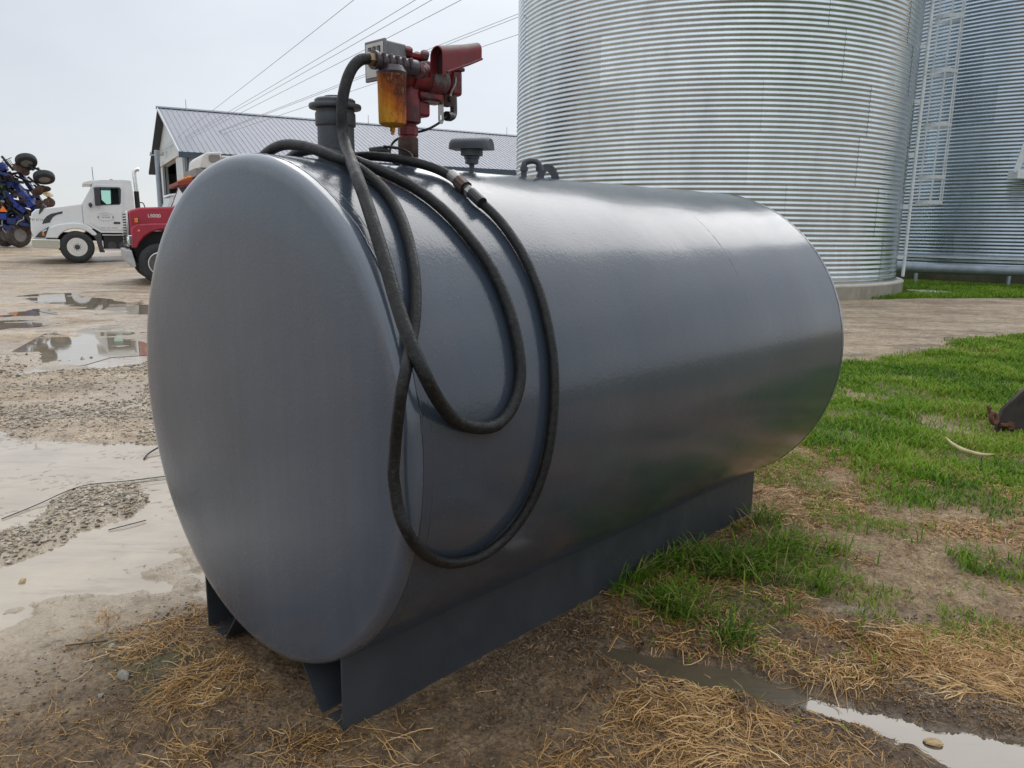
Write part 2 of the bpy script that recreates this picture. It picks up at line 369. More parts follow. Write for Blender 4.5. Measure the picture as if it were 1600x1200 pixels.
M_REDL = plain('red_lens', (0.62, 0.03, 0.02), 0.3)
M_HOSEG = plain('grey_hose', (0.40, 0.40, 0.38), 0.6)
M_WIRE = plain('wire_grey', (0.42, 0.425, 0.44), 0.7)
M_BUCKET = plain('bucket_steel', (0.055, 0.046, 0.042), 0.7, 0.3, 0.4, 7, 0.3, 60)
M_BRUST = plain('bucket_rust', (0.13, 0.055, 0.035), 0.85, 0.1, 0.5, 24, 0.4, 90)
M_STONE = plain('pale_stone', (0.30, 0.285, 0.25), 0.8, 0, 0.35, 30, 0.6, 60)
M_STONET = plain('tan_stone', (0.42, 0.30, 0.16), 0.8, 0, 0.3, 30, 0.5, 60)
M_TWIG = plain('wet_twig', (0.055, 0.042, 0.032), 0.7, 0, 0.4, 30)
M_HUSK = plain('dry_husk', (0.58, 0.46, 0.27), 0.7, 0, 0.2, 20)

# ground: colours follow material zones stored on the sheet
t = NT('ground_soil'); v = t.coord()
g = t.attr('gravel'); wet = t.attr('wet'); grn = t.attr('green'); alg = t.attr('algae'); dirt = t.attr('dirt'); silt = t.attr('silt')
n1 = t.noise(1.3, 6, v, 0.62); n2 = t.noise(9, 6, v, 0.65); n3 = t.noise(70, 4, v, 0.6)
mud = t.ramp(n2, (0.28, (0.075, 0.044, 0.022)), (0.5, (0.185, 0.120, 0.064)), (0.72, (0.31, 0.220, 0.130)))
dry = t.ramp(n2, (0.28, (0.14, 0.088, 0.044)), (0.5, (0.31, 0.215, 0.120)), (0.74, (0.48, 0.365, 0.235)))
grav = t.ramp(n1, (0.3, (0.34, 0.25, 0.165)), (0.5, (0.45, 0.345, 0.24)), (0.7, (0.54, 0.44, 0.33)))
vo = t.n('ShaderNodeTexVoronoi'); vo.inputs['Scale'].default_value = 75; t.l(v, vo.inputs['Vector'])
sepv = t.n('ShaderNodeSeparateColor'); t.l(vo.outputs['Color'], sepv.inputs[0])
peb = t.ramp(sepv.outputs[0], (0.0, 0.62), (0.5, 1.0), (0.85, 1.12), (1.0, 1.35))
grav = t.mix(0.85, grav, peb, 'MULTIPLY')
grav = t.mix(0.9, grav, t.ramp(t.noise(6.5, 6, v, 0.7), (0.34, 0.55), (0.5, 1.0), (0.68, 1.2)), 'MULTIPLY')
cm = t.n('ShaderNodeTexCoord'); mm = t.n('ShaderNodeMapping'); mm.inputs['Rotation'].default_value = (0, 0, 0.35); mm.inputs['Scale'].default_value = (0.28, 1.3, 1); t.l(cm.outputs['Object'], mm.inputs[0])
grav = t.mix(0.9, grav, t.ramp(t.noise(1.6, 6, mm.outputs[0], 0.65), (0.34, 0.46), (0.48, 0.88), (0.66, 1.12)), 'MULTIPLY')
fine = t.ramp(n3, (0.28, 0.45), (0.5, 1.0), (0.72, 1.45))
base = t.mix(g, t.mix(dirt, mud, dry), grav)
soil = t.ramp(n2, (0.3, (0.048, 0.058, 0.020)), (0.55, (0.10, 0.12, 0.030)), (0.75, (0.19, 0.155, 0.09)))
base = t.mix(t.math('MULTIPLY', grn, 0.85), base, soil)
base = t.mix(t.math('MULTIPLY', alg, t.ramp(n2, (0.35, 0.2), (0.6, 0.9))), base, (0.085, 0.095, 0.035))
base = t.mix(1.0, base, fine, 'MULTIPLY')
base = t.mix(t.math('MULTIPLY', t.attr('damp'), 0.8), base, t.mix(1.0, base, (0.48, 0.45, 0.42), 'MULTIPLY'))
wetc = t.mix(t.math('MULTIPLY', t.math('MULTIPLY', wet, wet), 0.42), base, (0.42, 0.36, 0.29))
t.col(t.mix(t.math('MULTIPLY', silt, 0.88), wetc, t.ramp(t.math('ADD', t.math('MULTIPLY', n2, 0.55), t.math('MULTIPLY', n3, 0.45)), (0.33, (0.24, 0.185, 0.125)), (0.45, (0.37, 0.30, 0.215)), (0.62, (0.45, 0.375, 0.28)))))
rr = t.math('SUBTRACT', t.math('SUBTRACT', t.ramp(n2, (0.3, 0.62), (0.7, 0.95)), t.math('MULTIPLY', wet, 0.52), True), t.math('MULTIPLY', t.math('ADD', silt, t.attr('damp')), 0.22), True)
t.rough(rr)
hh = t.math('ADD', t.math('MULTIPLY', n3, 0.6), t.math('MULTIPLY', t.math('SUBTRACT', 1.0, vo.outputs['Distance']), t.math('MULTIPLY', g, 0.5)))
lump = t.math('MULTIPLY', t.math('ADD', t.noise(34, 5, v, 0.7), t.math('MULTIPLY', t.voro(22, v), 0.5)), t.math('SUBTRACT', 1.0, t.math('MULTIPLY', t.math('MAXIMUM', wet, silt), 0.7)))
b0 = t.bump(lump, 0.85, 0.028)
bb = t.bump(hh, 0.7, 0.014, b0); M_GROUND = t.m

def water(name, c, rough, metal, wav):
    t = NT(name); v = t.coord(); n = t.noise(3.0, 5, v, 0.6, 0.5)
    base = t.ramp(n, (0.3, tuple(x * 0.86 for x in c)), (0.7, tuple(x * 1.1 for x in c)))
    cm = t.n('ShaderNodeTexCoord'); mm = t.n('ShaderNodeMapping'); mm.inputs['Rotation'].default_value = (0, 0, -0.45); mm.inputs['Scale'].default_value = (0.8, 4.5, 1); t.l(cm.outputs['Object'], mm.inputs[0])
    t.col(t.mix(0.9, base, t.ramp(t.noise(2.2, 7, mm.outputs[0], 0.7), (0.30, 0.62), (0.44, 0.95), (0.7, 1.06)), 'MULTIPLY'))
    t.rough(t.ramp(t.noise(6, 3, v), (0.35, rough * 0.5), (0.7, rough * 1.4))); t.set(metal=metal, ior=1.5, spec=1.0)
    t.bump(t.noise(7, 3, v), wav, 0.01); return t.m
M_MUDW = water('milky_puddle', (0.44, 0.365, 0.275), 0.10, 0.05, 0.03)
M_MIRW = water('clear_puddle', (0.38, 0.32, 0.24), 0.03, 0.30, 0.02)
M_BRW = water('brown_puddle', (0.125, 0.10, 0.066), 0.035, 0.10, 0.03)

# blades
t = NT('grass_blade'); a = t.attr('tint'); h = t.attr('along')
c = t.ramp(a, (0.0, (0.030, 0.085, 0.012)), (0.30, (0.100, 0.225, 0.014)), (0.60, (0.205, 0.35, 0.022)), (0.80, (0.28, 0.34, 0.05)), (0.92, (0.40, 0.31, 0.13)), (1.0, (0.50, 0.38, 0.20)))
t.col(t.mix(t.math('MULTIPLY', h, 0.25), c, (0.20, 0.26, 0.07))); t.set(rough=0.6, spec=0.12)
t.b.inputs['Subsurface Weight'].default_value = 0.0
tr = t.n('ShaderNodeBsdfTranslucent'); t.l(c, tr.inputs[0]); mx = t.n('ShaderNodeMixShader'); mx.inputs[0].default_value = 0.3
t.l(t.b.outputs[0], mx.inputs[1]); t.l(tr.outputs[0], mx.inputs[2]); t.l(mx.outputs[0], t.o.inputs[0]); M_GRASS = t.m
t = NT('straw_blade'); a = t.attr('tint')
t.col(t.ramp(a, (0.0, (0.12, 0.060, 0.022)), (0.3, (0.31, 0.165, 0.052)), (0.6, (0.47, 0.27, 0.09)), (0.85, (0.62, 0.40, 0.165)), (1.0, (0.72, 0.54, 0.29)))); t.set(rough=0.5); M_STRAW = t.m
t = NT('gravel_bits'); a = t.attr('tint')
t.col(t.ramp(a, (0.0, (0.075, 0.065, 0.055)), (0.3, (0.18, 0.15, 0.115)), (0.6, (0.32, 0.27, 0.20)), (0.85, (0.42, 0.35, 0.25)), (1.0, (0.50, 0.47, 0.42)))); t.set(rough=0.6); M_GRAV = t.m
t = NT('mud_bits'); a = t.attr('tint')
t.col(t.ramp(a, (0.0, (0.060, 0.038, 0.022)), (0.6, (0.145, 0.10, 0.06)), (1.0, (0.25, 0.19, 0.12)))); t.set(rough=0.6); M_CLOD = t.m

# ------------------------------------------------------------------ terrain zones (metres, measured on the ground)
Z = {
'muddy':[(-4.63,5.77),(-3.79,5.54),(-3.04,5.30),(-2.49,5.29),(-1.78,4.40),(-1.22,3.47),(-1.23,2.95),(-1.45,2.98),(-1.69,2.97),(-1.82,2.83),(-1.94,2.70),(-2.15,2.54)],
'island':[(-2.67,3.29),(-2.65,3.51),(-2.58,3.69),(-2.54,3.94),(-2.48,4.28),(-2.28,4.40),(-2.04,4.16),(-2.00,3.88),(-2.18,3.72),(-2.19,3.52),(-2.26,3.33),(-2.38,3.13)],
'mirror':[(-5.21,7.92),(-5.61,8.79),(-5.82,9.51),(-6.33,10.99),(-6.79,12.54),(-6.67,13.13),(-5.65,13.05),(-4.20,9.64),(-5.03,9.21),(-5.11,8.56)],
'streak1':[(-10.29,16.78),(-10.30,18.03),(-8.64,15.78),(-6.99,14.90),(-6.37,14.73),(-5.81,13.43),(-7.28,13.47),(-8.35,14.35)],
'streak2':[(-9.13,12.75),(-9.10,13.68),(-8.94,14.65),(-7.93,13.83),(-7.57,12.28),(-7.83,11.74),(-8.17,11.39)],
'streak3':[(-5.48,7.54),(-5.31,7.87),(-4.90,8.58),(-4.31,9.17),(-3.97,9.10),(-4.18,8.72),(-4.80,8.13),(-5.09,7.54)],
'brown':[(0.27,2.72),(0.49,2.64),(0.71,2.55),(0.89,2.47),(1.02,2.38),(1.15,2.34),(1.27,2.27),(1.39,2.22),(1.50,2.17),(1.68,2.15),(1.76,2.03),(1.69,1.95),(1.51,2.00),(1.39,2.01),(1.25,2.07),(1.19,2.11),(1.08,2.18),(0.97,2.25),(0.82,2.30),(0.65,2.41),(0.43,2.53),(0.28,2.66)],
'wet1':[(1.32,2.99),(1.47,3.03),(1.65,2.89),(1.66,2.83),(1.44,2.83),(1.31,2.90)],
'G1':[(3.68,8.96),(4.82,9.60),(6.32,10.83),(8.92,12.80),(13.47,14.79),(13,4.0),(4.01,4.17),(3.26,4.47),(2.51,3.75),(2.45,4.12),(2.21,4.21),(2.33,5.09),(2.18,5.41),(2.10,5.57),(2.25,6.63)],
'G2':[(0.53,3.15),(0.82,3.52),(1.03,3.75),(1.38,4.13),(1.54,3.88),(1.61,3.41),(1.40,3.05),(1.07,2.96),(0.82,2.70),(0.64,2.82),(0.51,3.03)],
'G3':[(2.20,3.66),(2.96,4.24),(4.20,4.39),(3.6,2.74),(2.73,2.74),(2.09,2.90),(1.77,2.79),(1.65,2.91)],
'bare1':[(3.31,7.69),(3.54,7.48),(3.53,6.70),(3.74,6.47),(3.79,6.08),(3.38,5.63),(3.29,6.01),(3.29,6.69),(3.12,7.07)],
'S1':[(0.71,2.77),(0.89,2.87),(1.31,2.88),(1.98,2.73),(2.65,2.65),(2.33,2.29),(1.69,2.28),(1.38,2.24),(1.19,2.37),(1.02,2.47),(0.85,2.56),(0.71,2.65)],
'S2':[(0.20,2.25),(0.36,2.39),(0.57,2.36),(0.85,2.26),(1.06,2.13),(1.19,2.03),(1.30,1.95),(1.18,1.75),(0.15,1.73)],
'S3':[(-0.89,2.40),(-0.80,2.48),(-0.57,2.26),(-0.40,2.23),(-0.33,2.02),(-0.40,1.81),(-0.70,1.81),(-0.85,1.95),(-0.78,2.13)],
'S4':[(-1.53,2.71),(-1.37,2.84),(-1.21,2.90),(-0.89,2.61),(-0.87,2.40),(-0.98,2.29),(-1.14,2.29),(-1.32,2.47)],
'algae':[(-1.47,2.60),(-1.38,2.71),(-1.26,2.65),(-1.14,2.48),(-1.16,2.32),(-1.30,2.39)],
'road':[(-3,15.2),(2.0,12.0),(4.05,9.5),(5.2,9.9),(6.5,11.05),(9.1,13.0),(16,16.5),(40,26),(40,32),(20,22.0),(12.9,19.5),(8.0,18.45),(3,17.2),(-3,18)],
'strip':[(-1,16.8),(3,17.1),(8.0,18.5),(12.9,19.6),(20,22.2),(40,32),(40,45),(-1,45)],
}
def sdf(P, x, y):
    # signed distance, negative inside
    P = np.asarray(P, float); x = np.asarray(x, float); y = np.asarray(y, float)
    d = np.full(x.shape, 1e9); ins = np.zeros(x.shape, bool); n = len(P)
    for i in range(n):
        ax, ay = P[i]; bx, by = P[(i + 1) % n]; ex, ey = bx - ax, by - ay
        t = np.clip(((x - ax) * ex + (y - ay) * ey) / (ex * ex + ey * ey + 1e-12), 0, 1)
        d = np.minimum(d, np.hypot(x - ax - t * ex, y - ay - t * ey))
        c = (ay > y) != (by > y)
        with np.errstate(divide='ignore', invalid='ignore'):
            ins ^= c & (x < (bx - ax) * (y - ay) / (by - ay if abs(by - ay) > 1e-12 else 1e-12) + ax)
    return np.where(ins, -d, d)
def zone(name, x, y, soft, wob=0.0, ws=2.0):
    d = sdf(Z[name], x, y)
    if wob: d = d + wob * fbm(x, y, ws, 4)
    return 1 - smooth(-soft, soft, d)
TC = np.array([-0.810235, 2.443278]); TA = np.array([0.687371, 0.726306]); TR = np.array([0.726306, -0.687371])
def fields(x, y):
    r = np.hypot(x, y); far = smooth(25, 60, r)
    yard = smooth(-0.15, 0.25, (-1.55 - x) + 0.25 * fbm(x, y, 0.9, 3) + 0.55 * smooth(3.2, 5.0, y) * 1.6)     # gravel yard lies to the left
    behind = smooth(6.0, 8.5, y - 0.9 * np.maximum(x, 0) + 0.5 * fbm(x, y, 0.5, 3))
    yard = np.maximum(yard, behind)
    yard = yard * (1 - 0.75 * (1 - smooth(2.75, 3.25, y + 0.3 * fbm(x, y, 1.7, 3) - 0.35 * (x + 1.6))))
    road = zone('road', x, y, 0.25, 0.35, 0.8)
    G1 = zone('G1', x, y, 0.25, 0.5, 0.9) * (1 - 0.8 * zone('bare1', x, y, 0.15, 0.35, 1.6))
    G2 = zone('G2', x, y, 0.10, 0.25, 2.2); G3 = zone('G3', x, y, 0.25, 0.9, 2.2)
    strip = zone('strip', x, y, 0.2, 0.3, 0.8)
    patch = smooth(-0.12, 0.25, fbm(x + 4, y, 1.5, 4))
    hid = smooth(1.0, -2.0, y) * smooth(-2.5, 0.5, x) if False else (1 - smooth(-2.0, 1.0, y)) * smooth(-2.5, 0.5, x)
    green = np.maximum(np.maximum(G1 * (0.45 + 0.55 * smooth(-0.35, 0.05, fbm(x, y, 1.1, 4))), G2 * 0.9), np.maximum(G3 * patch, strip))
    green = np.maximum(green * (1 - road), np.maximum(hid, smooth(9, 13, x) * (1 - smooth(8.0, 10.0, y - 0.35 * x))))
    gravel = np.clip(np.maximum(yard, road) * (1 - G1) * (1 - strip * (1 - road)) * (1 - hid), 0, 1)
    right = smooth(0.4, 1.6, x) * smooth(2.6, 3.2, y) * (1 - gravel)
    muddy = zone('muddy', x, y, 0.10, 0.22, 1.3) * (1 - 0.9 * smooth(0.02, 0.3, fbm(x + 2, y, 5.5, 4)) * (1 - smooth(0.05, 0.6, -sdf(Z['muddy'], x, y))) * (y < 3.9)) * (1 - zone('island', x, y, 0.06, 0.16, 2.6))
    wob = 0.30
    mirror = zone('mirror', x, y, 0.14, 0.6, 1.1); s1 = zone('streak1', x, y, 0.2, 1.1, 0.7); s2 = zone('streak2', x, y, 0.2, 1.1, 0.7); s3 = zone('streak3', x, y, 0.12, 0.4, 1.3)
    brown = zone('brown', x, y, 0.035, 0.07, 5.0); w1 = zone('wet1', x, y, 0.05, 0.12, 4)
    pits = np.maximum.reduce([muddy, mirror, s1, s2, s3, brown])
    mz = 1 - smooth(-0.5, 0.5, sdf(Z['muddy'], x, y) + 0.25 * fbm(x, y, 3, 3))
    wet = np.clip(np.maximum.reduce([pits, w1 * 0.9, 0.75 * mz, 0.8 * gravel * smooth(-0.2, 0.25, fbm(x * 0.6 + y * 0.4, y * 1.4 - x * 0.6, 0.8, 5)) * smooth(5.5, 8, r) * (x < 0),
                                     0.22 * (1 - gravel) * smooth(0.0, 0.4, fbm(x - 3, y, 2.2, 3))]), 0, 1)
    alg = zone('algae', x, y, 0.08, 0.2, 3)
    silt = (1 - smooth(-0.1, 0.85, sdf(Z['muddy'], x, y) + 0.30 * fbm(x * 0.8, y, 2.2, 5, 0.6) + 0.35 * smooth(-1.7, -0.9, x))) * (y < 3.9) * (1 - alg)
    silt = np.maximum(silt, 0.6 * pits * (x < 0))
    return dict(gravel=gravel, green=green, wet=wet, algae=alg, dirt=np.clip(right, 0, 1), silt=np.clip(silt, 0, 1), damp=np.clip((1 - smooth(0.02, 0.20, sdf(Z['brown'], x, y) + 0.06 * fbm(x, y, 6, 3))) + 0.5 * w1 + (1 - smooth(0.05, 0.30, np.abs(sdf(Z['road'], x, y) + 0.12 + 0.45 * fbm(x, y, 1.1, 4)))) * (x > 3.4) * (y < 12.6) * (y < 0.75 * x + 7.2) * smooth(-0.25, 0.15, fbm(x, y, 2.6, 3)), 0, 1)), dict(muddy=muddy, mirror=np.maximum(mirror, s3), s12=np.maximum(s1, s2), brown=brown, G1=G1, G2=G2, G3=G3, strip=strip * (1 - road), road=road, pits=pits, patch=patch)
def height(x, y, F=None, Q=None):
    if F is None: F, Q = fields(x, y)
    r = np.hypot(x, y)
    rise = 0.65 * smooth(20, 36, y) * smooth(-5, -11, x) * (1 - 0.5 * smooth(45, 80, y))
    # local tank frame: flatten under and beside the skids
    lx = (x - TC[0]) * TR[0] + (y - TC[1]) * TR[1]; ly = (x - TC[0]) * TA[0] + (y - TC[1]) * TA[1]
    d = np.maximum(np.abs(lx) - 0.46, np.maximum(-0.05 - ly, ly - 2.66)); flat = smooth(0.0, 0.35, d)
    near = 1 - smooth(14, 40, r)
    h = 0.016 * fbm(x, y, 0.8, 3) + near * (0.013 * fbm(x, y, 3.1, 4) * (1 - 0.4 * F['gravel']))
    rough_ = (1 - F['gravel']) * (1 - 0.85 * Q['pits'])
    h = h + (1 - smooth(5, 9, r)) * (rough_ * (0.015 * fbm(x, y, 10, 4, 0.62) + 0.014 * np.abs(fbm(x + 9, y, 22, 3, 0.65))) + 0.006 * F['gravel'] * fbm(x, y, 25, 3, 0.7) * (1 - Q['pits'] * 0.6))
    h = h * (0.35 + 0.65 * flat) + 0.006 * (1 - flat)
    isl = zone('island', x, y, 0.12, 0.1, 3)
    h = h + 0.022 * isl
    h = h - 0.030 * np.maximum(Q['muddy'], Q['brown']) - 0.021 * np.maximum(Q['mirror'], Q['s12']) + 0.012 * np.clip(fbm(x, y, 3.4, 4), -0.3, 1) * Q['muddy']
    # tyre ruts across the wet yard
    rut = np.sin((x * 0.55 + y * 0.83) * 2.1 + 1.5 * fbm(x, y, 0.4, 2))
    h = h + 0.016 * F['gravel'] * rut * smooth(5.5, 8, r) * (1 - smooth(20, 30, r)) * (x < 1.5)
    h = h + 0.02 * Q['G1'] * fbm(x, y, 1.7, 3)
    h = h + F['damp'] * (r > 7) * 0.05 * np.clip(fbm(x, y, 5.0, 4, 0.6), -0.1, 1)
    rid = F['gravel'] * smooth(5.2, 7.5, r) * (1 - smooth(22, 34, r)) * (x < 2)
    h = h + rid * (0.020 * fbm(x * 0.7 + y * 0.45, y * 1.9 - x * 0.8, 1.1, 5, 0.65))
    return h + rise

# one sheet: fine rings in view, coarser behind, out to the horizon
rad = np.concatenate([[0.0, 0.4, 0.8, 1.1], np.geomspace(1.3, 45, 880), np.geomspace(46, 1500, 60)])
ang = np.concatenate([np.linspace(-46, 46, 560), np.linspace(47, 314 - 0.6, 120)]) * PI / 180
nA = len(ang); nR = len(rad)
RR, AA = np.meshgrid(rad, ang, indexing='ij'); X = RR * np.sin(AA); Y = RR * np.cos(AA)
F, Q = fields(X.ravel(), Y.ravel()); Hh = height(X.ravel(), Y.ravel(), F, Q)
V = np.stack([X.ravel(), Y.ravel(), Hh], 1)
ii, jj = np.meshgrid(np.arange(nR - 1), np.arange(nA), indexing='ij'); j2 = (jj + 1) % nA
quads = np.stack([ii * nA + jj, (ii + 1) * nA + jj, (ii + 1) * nA + j2, ii * nA + j2], -1).reshape(-1, 4)[:, ::-1]
roadv = Q['road']; yardv = F['gravel']
zr = roadv[quads].mean(1) > 0.5; zy = (yardv[quads].mean(1) > 0.5) & ~zr
def sub(name, mask):
    q = quads[mask]; u, inv = np.unique(q.ravel(), return_inverse=True)
    return tag(rawmesh(name, V[u], inv, np.full(len(q), 4), M_GROUND, tint={k: a[u] for k, a in F.items()}, smoothf=True), kind='structure')
sub('ground', ~(zr | zy)); sub('gravel_road', zr); sub('gravel_yard', zy)

def puddle(zn, mat, zl, pad=0.25, n=2):
    P = np.array(Z[zn]); lo = P.min(0) - pad; hi = P.max(0) + pad
    b = MB(); b.add([(lo[0], lo[1], zl), (hi[0], lo[1], zl), (hi[0], hi[1], zl), (lo[0], hi[1], zl)], [(0, 1, 2, 3)])
    return tag(b.build('puddle', mat, ang=None), kind='structure')
def ghi(x, y): return float(height(np.array([x]), np.array([y]))[0])
def pud_poly(zn, mat, zl, grow):
    # a sheet a little larger than the hollow; the ground closes over its edge
    P = np.array(Z[zn]); c = P.mean(0); out_ = []
    for i in range(len(P)):
        a = P[i] - P[i - 1]; b_ = P[(i + 1) % len(P)] - P[i]
        nrm = np.array([a[1], -a[0]]) / (np.hypot(*a) + 1e-9) + np.array([b_[1], -b_[0]]) / (np.hypot(*b_) + 1e-9); nrm /= (np.hypot(*nrm) + 1e-9)
        q1 = P[i] + nrm * 1e-3; s_ = 1 if sdf(P, np.array([q1[0]]), np.array([q1[1]]))[0] > 0 else -1
        out_.append(tuple(P[i] + s_ * nrm * grow))
    b = MB(); k = len(out_)
    tri = tessellate_polygon([[Vector((u, v_, 0)) for u, v_ in out_]])
    b.add([(u, v_, zl) for u, v_ in out_], [list(t_) for t_ in tri])
    o = b.build('puddle', mat, ang=None); 
    me = o.data
    if me.polygons[0].normal.z < 0: me.flip_normals()
    return tag(o, kind='structure')
pud_poly('muddy', M_MUDW, -0.012, 0.16)
pud_poly('mirror', M_MIRW, -0.013, 0.35)
pud_poly('streak1', M_MIRW, -0.0115, 0.5)
pud_poly('streak2', M_MIRW, -0.0165, 0.5)
pud_poly('streak3', M_MUDW, -0.018, 0.2)
pud_poly('brown', M_BRW, -0.013, 0.045)

# ------------------------------------------------------------------ grain bins
SH, NC = 1.12, 10            # sheet height, corrugations per sheet
def sheet_mesh(R, nsh, seg):
    b = MB(); a1 = 2 * PI / nsh; nv = NC * 8; vs = []; fs = []
    for i in range(nv + 1):
        z = SH * i / nv; c = 0.0112 * math.sin(2 * PI * NC * i / nv)
        for j in range(seg + 1):
            t_ = j / seg; rr_ = R + c + 0.006 * (1 - t_)
            a_ = (t_ * 1.004) * a1; vs.append((rr_ * math.cos(a_), rr_ * math.sin(a_), z))
    for i in range(nv):
        for j in range(seg): k = i * (seg + 1) + j; fs.append((k, k + 1, k + seg + 2, k + seg + 1))
    b.add(vs, fs)
    for i in range(NC):                                   # bolt heads down the lap
        z = SH * (i + 0.25) / NC
        for a_ in (0.010, 0.022):
            M = axisM(((R + 0.008) * math.cos(a_), (R + 0.008) * math.sin(a_), z), (math.cos(a_), math.sin(a_), 0))
            b.lathe([(0.014, 0), (0.014, 0.016), (0.0, 0.016)], 6, M)
    return b
def make_bin(name, cx, cy, R, zf, nring, label, mat, fr, fmat):
    root = empty(name, (cx, cy, 0), 0, label, 'grain bin', 'corrugated grain bins')
    nsh = 12; sm = sheet_mesh(R, nsh, 14).mesh('wall_sheet', mat, 60)
    for k in range(nring):
        for j in range(nsh):
            o = bpy.data.objects.new('wall_sheet', sm); col.objects.link(o); o.parent = root
            o.location = (0, 0, zf + k * SH); o.rotation_euler = (0, 0, 2 * PI / nsh * (j + (0.0 if k % 2 else 0.42)) + 0.13 * (k % 3))
    top = zf + nring * SH
    MB().lathe([(R + 0.10, top - 0.03), (R + 0.02, top + 0.05), (0.6, top + 2.6), (0.55, top + 2.9), (0.0, top + 2.95)], 72).build('roof', mat, root, ang=25)
    MB().lathe([(fr, -0.3), (fr, zf - 0.05)], 96).build('foundation', fmat, root)
    MB().lathe([(fr + 0.004, zf - 0.055), (fr + 0.004, zf - 0.02), (fr - 0.03, zf), (R - 0.3, zf)], 96).build('foundation_cap', M_SLAB if fmat is M_CONC else fmat, root)
    b = MB().lathe([(R + 0.012, zf + 0.001), (R + 0.055, zf + 0.001), (R + 0.055, zf + 0.012), (R + 0.018, zf + 0.012), (R + 0.018, zf + 0.07), (R + 0.012, zf + 0.07)], 96, closed=True)
    b.build('base_angle', mat, root)
    return root
B1 = make_bin('grain_bin', 5.42, 23.25, 5.36, 0.36, 9, 'round corrugated steel grain bin nearest the tank, with a pale concrete footing', M_GALV, 5.56, M_CONC)
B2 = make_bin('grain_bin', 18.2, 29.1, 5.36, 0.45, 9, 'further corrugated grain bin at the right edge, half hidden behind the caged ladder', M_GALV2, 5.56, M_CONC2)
MB().lathe([(5.372, 0.80), (5.43, 0.80), (5.43, 0.865), (5.372, 0.865)], 96, closed=True).build('stiffener_ring', M_GPAINT, B2)
# ladder with safety cage on the right flank of the near bin (local axes: u outward, t along the wall)
ua = math.radians(-26.6 + 0.0); u = Vector((math.cos(ua), math.sin(ua), 0)); tt = Vector((-u.y, u.x, 0))
lad = bpy.data.objects.new('ladder', None); col.objects.link(lad); lad.parent = B1
def L(r_, t_, z_): return tuple(u * r_ + tt * t_ + Vector((0, 0, z_)))
for t_ in (-0.21, 0.21):
    pr_ = []; z = 0.45
    while z < 10.6: pr_ += [(z, 0.044), (z + 0.50, 0.044), (z + 0.505, 0.030), (z + 0.545, 0.030), (z + 0.55, 0.044)]; z += 0.56
    MB().tube([L(5.53, t_, a_[0]) for a_ in pr_], [a_[1] for a_ in pr_], 8).build('rail', M_GPAINT, lad)
rung = None
for k in range(33):
    z = 0.65 + k * 0.30
    if rung is None: rung = MB().cyl(L(5.53, -0.21, 0), L(5.53, 0.21, 0), 0.012, 8).build('rung', M_GPAINT, lad)
    r_ = rung if k == 0 else rung.copy()
    if k: col.objects.link(r_); r_.parent = lad
    r_.location = (0, 0, z)
br = None
for k in range(8):
    z = 0.95 + k * 1.30
    if br is None: br = MB().bar(L(5.355, -0.21, 0), L(5.55, -0.21, 0), 0.03, 0.085).build('bracket', M_GPAINT, lad)
    o = br if k == 0 else br.copy()
    if k: col.objects.link(o); o.parent = lad
    o.location = (0, 0, z)
hoop_pts = [(0.17 + 0.36 + 0.36 * math.cos(a_) , 0.36 * math.sin(a_) * 1.02) for a_ in np.linspace(-2.35, 2.35, 19)]
hp = None
for k, z in enumerate((2.35, 2.98, 4.25, 5.53, 6.80, 8.05, 9.3)):
    if hp is None:
        b = MB()
        for i in range(len(hoop_pts) - 1): b.bar(L(5.36 + hoop_pts[i][0], hoop_pts[i][1], 0), L(5.36 + hoop_pts[i + 1][0], hoop_pts[i + 1][1], 0), 0.007, 0.085)
        hp = b.build('cage_hoop', M_GPAINT2, lad); o = hp
    else: o = hp.copy(); col.objects.link(o); o.parent = lad
    o.location = (0, 0, z)
for i in (1, 4, 7, 9, 11, 14, 17):
    q = hoop_pts[i]; MB().bar(L(5.353 + q[0], q[1], 2.30), L(5.353 + q[0], q[1], 10.2), 0.030, 0.006, up=(-u.y, u.x, 0)).build('cage_bar', M_GPAINT2, lad)
# part of a stair on the far bin at the frame edge
b = MB().bar((15.02 - 18.2, 24.0 - 29.1, 3.40), (15.75 - 18.2, 23.75 - 29.1, 7.2), 0.05, 0.16); b.build('stair_stringer', M_GPAINT, B2)
MB().box((15.02 - 18.2, 23.9 - 29.1, 3.22), (15.9 - 18.2, 24.4 - 29.1, 3.46)).build('stair_landing', M_GPAINT, B2, bevel=0.01)
# unloading tube along the far bin
tb = empty('unloading_tube', (12.361, 25.059, 0.5), 0, 'long galvanised unloading tube lying level along the foot of the further grain bin', 'pipe')
dT = Vector((15.296 - 12.361, 23.414 - 25.059, 0)); dT.normalize()
e0 = dT * -0.9; jn = [0.0, 1.75, 3.45, 5.6, 7.5]
for i in range(4):
    MB().cyl(dT * (jn[i] + 0.01 if i else -0.9), dT * jn[i + 1], 0.15, 24).build('tube_section', M_TUBE, tb)
for i in (1, 2, 3): MB().tube([dT * (jn[i] - 0.035), dT * (jn[i] + 0.045)], 0.159, 24).build('joint_band', M_TUBE, tb)
for s_ in (0.5, 3.0, 6.0): MB().bar(dT * s_ + Vector((0, 0, -0.15)), dT * s_ + Vector((0, 0, -0.52)), 0.08, 0.08).build('support_post', M_GALV2, tb)
sl = MB().prism([(-0.5, -0.4), (0.45, -0.45), (0.42, 0.35), (-0.4, 0.42)], -0.1, 0.055, 'z').build('concrete_slab', M_SLAB, bevel=0.015, loc=(11.2, 21.0, 0)); tag(sl, 'small pale concrete slab set in the grass beside the bin footing', 'slab')

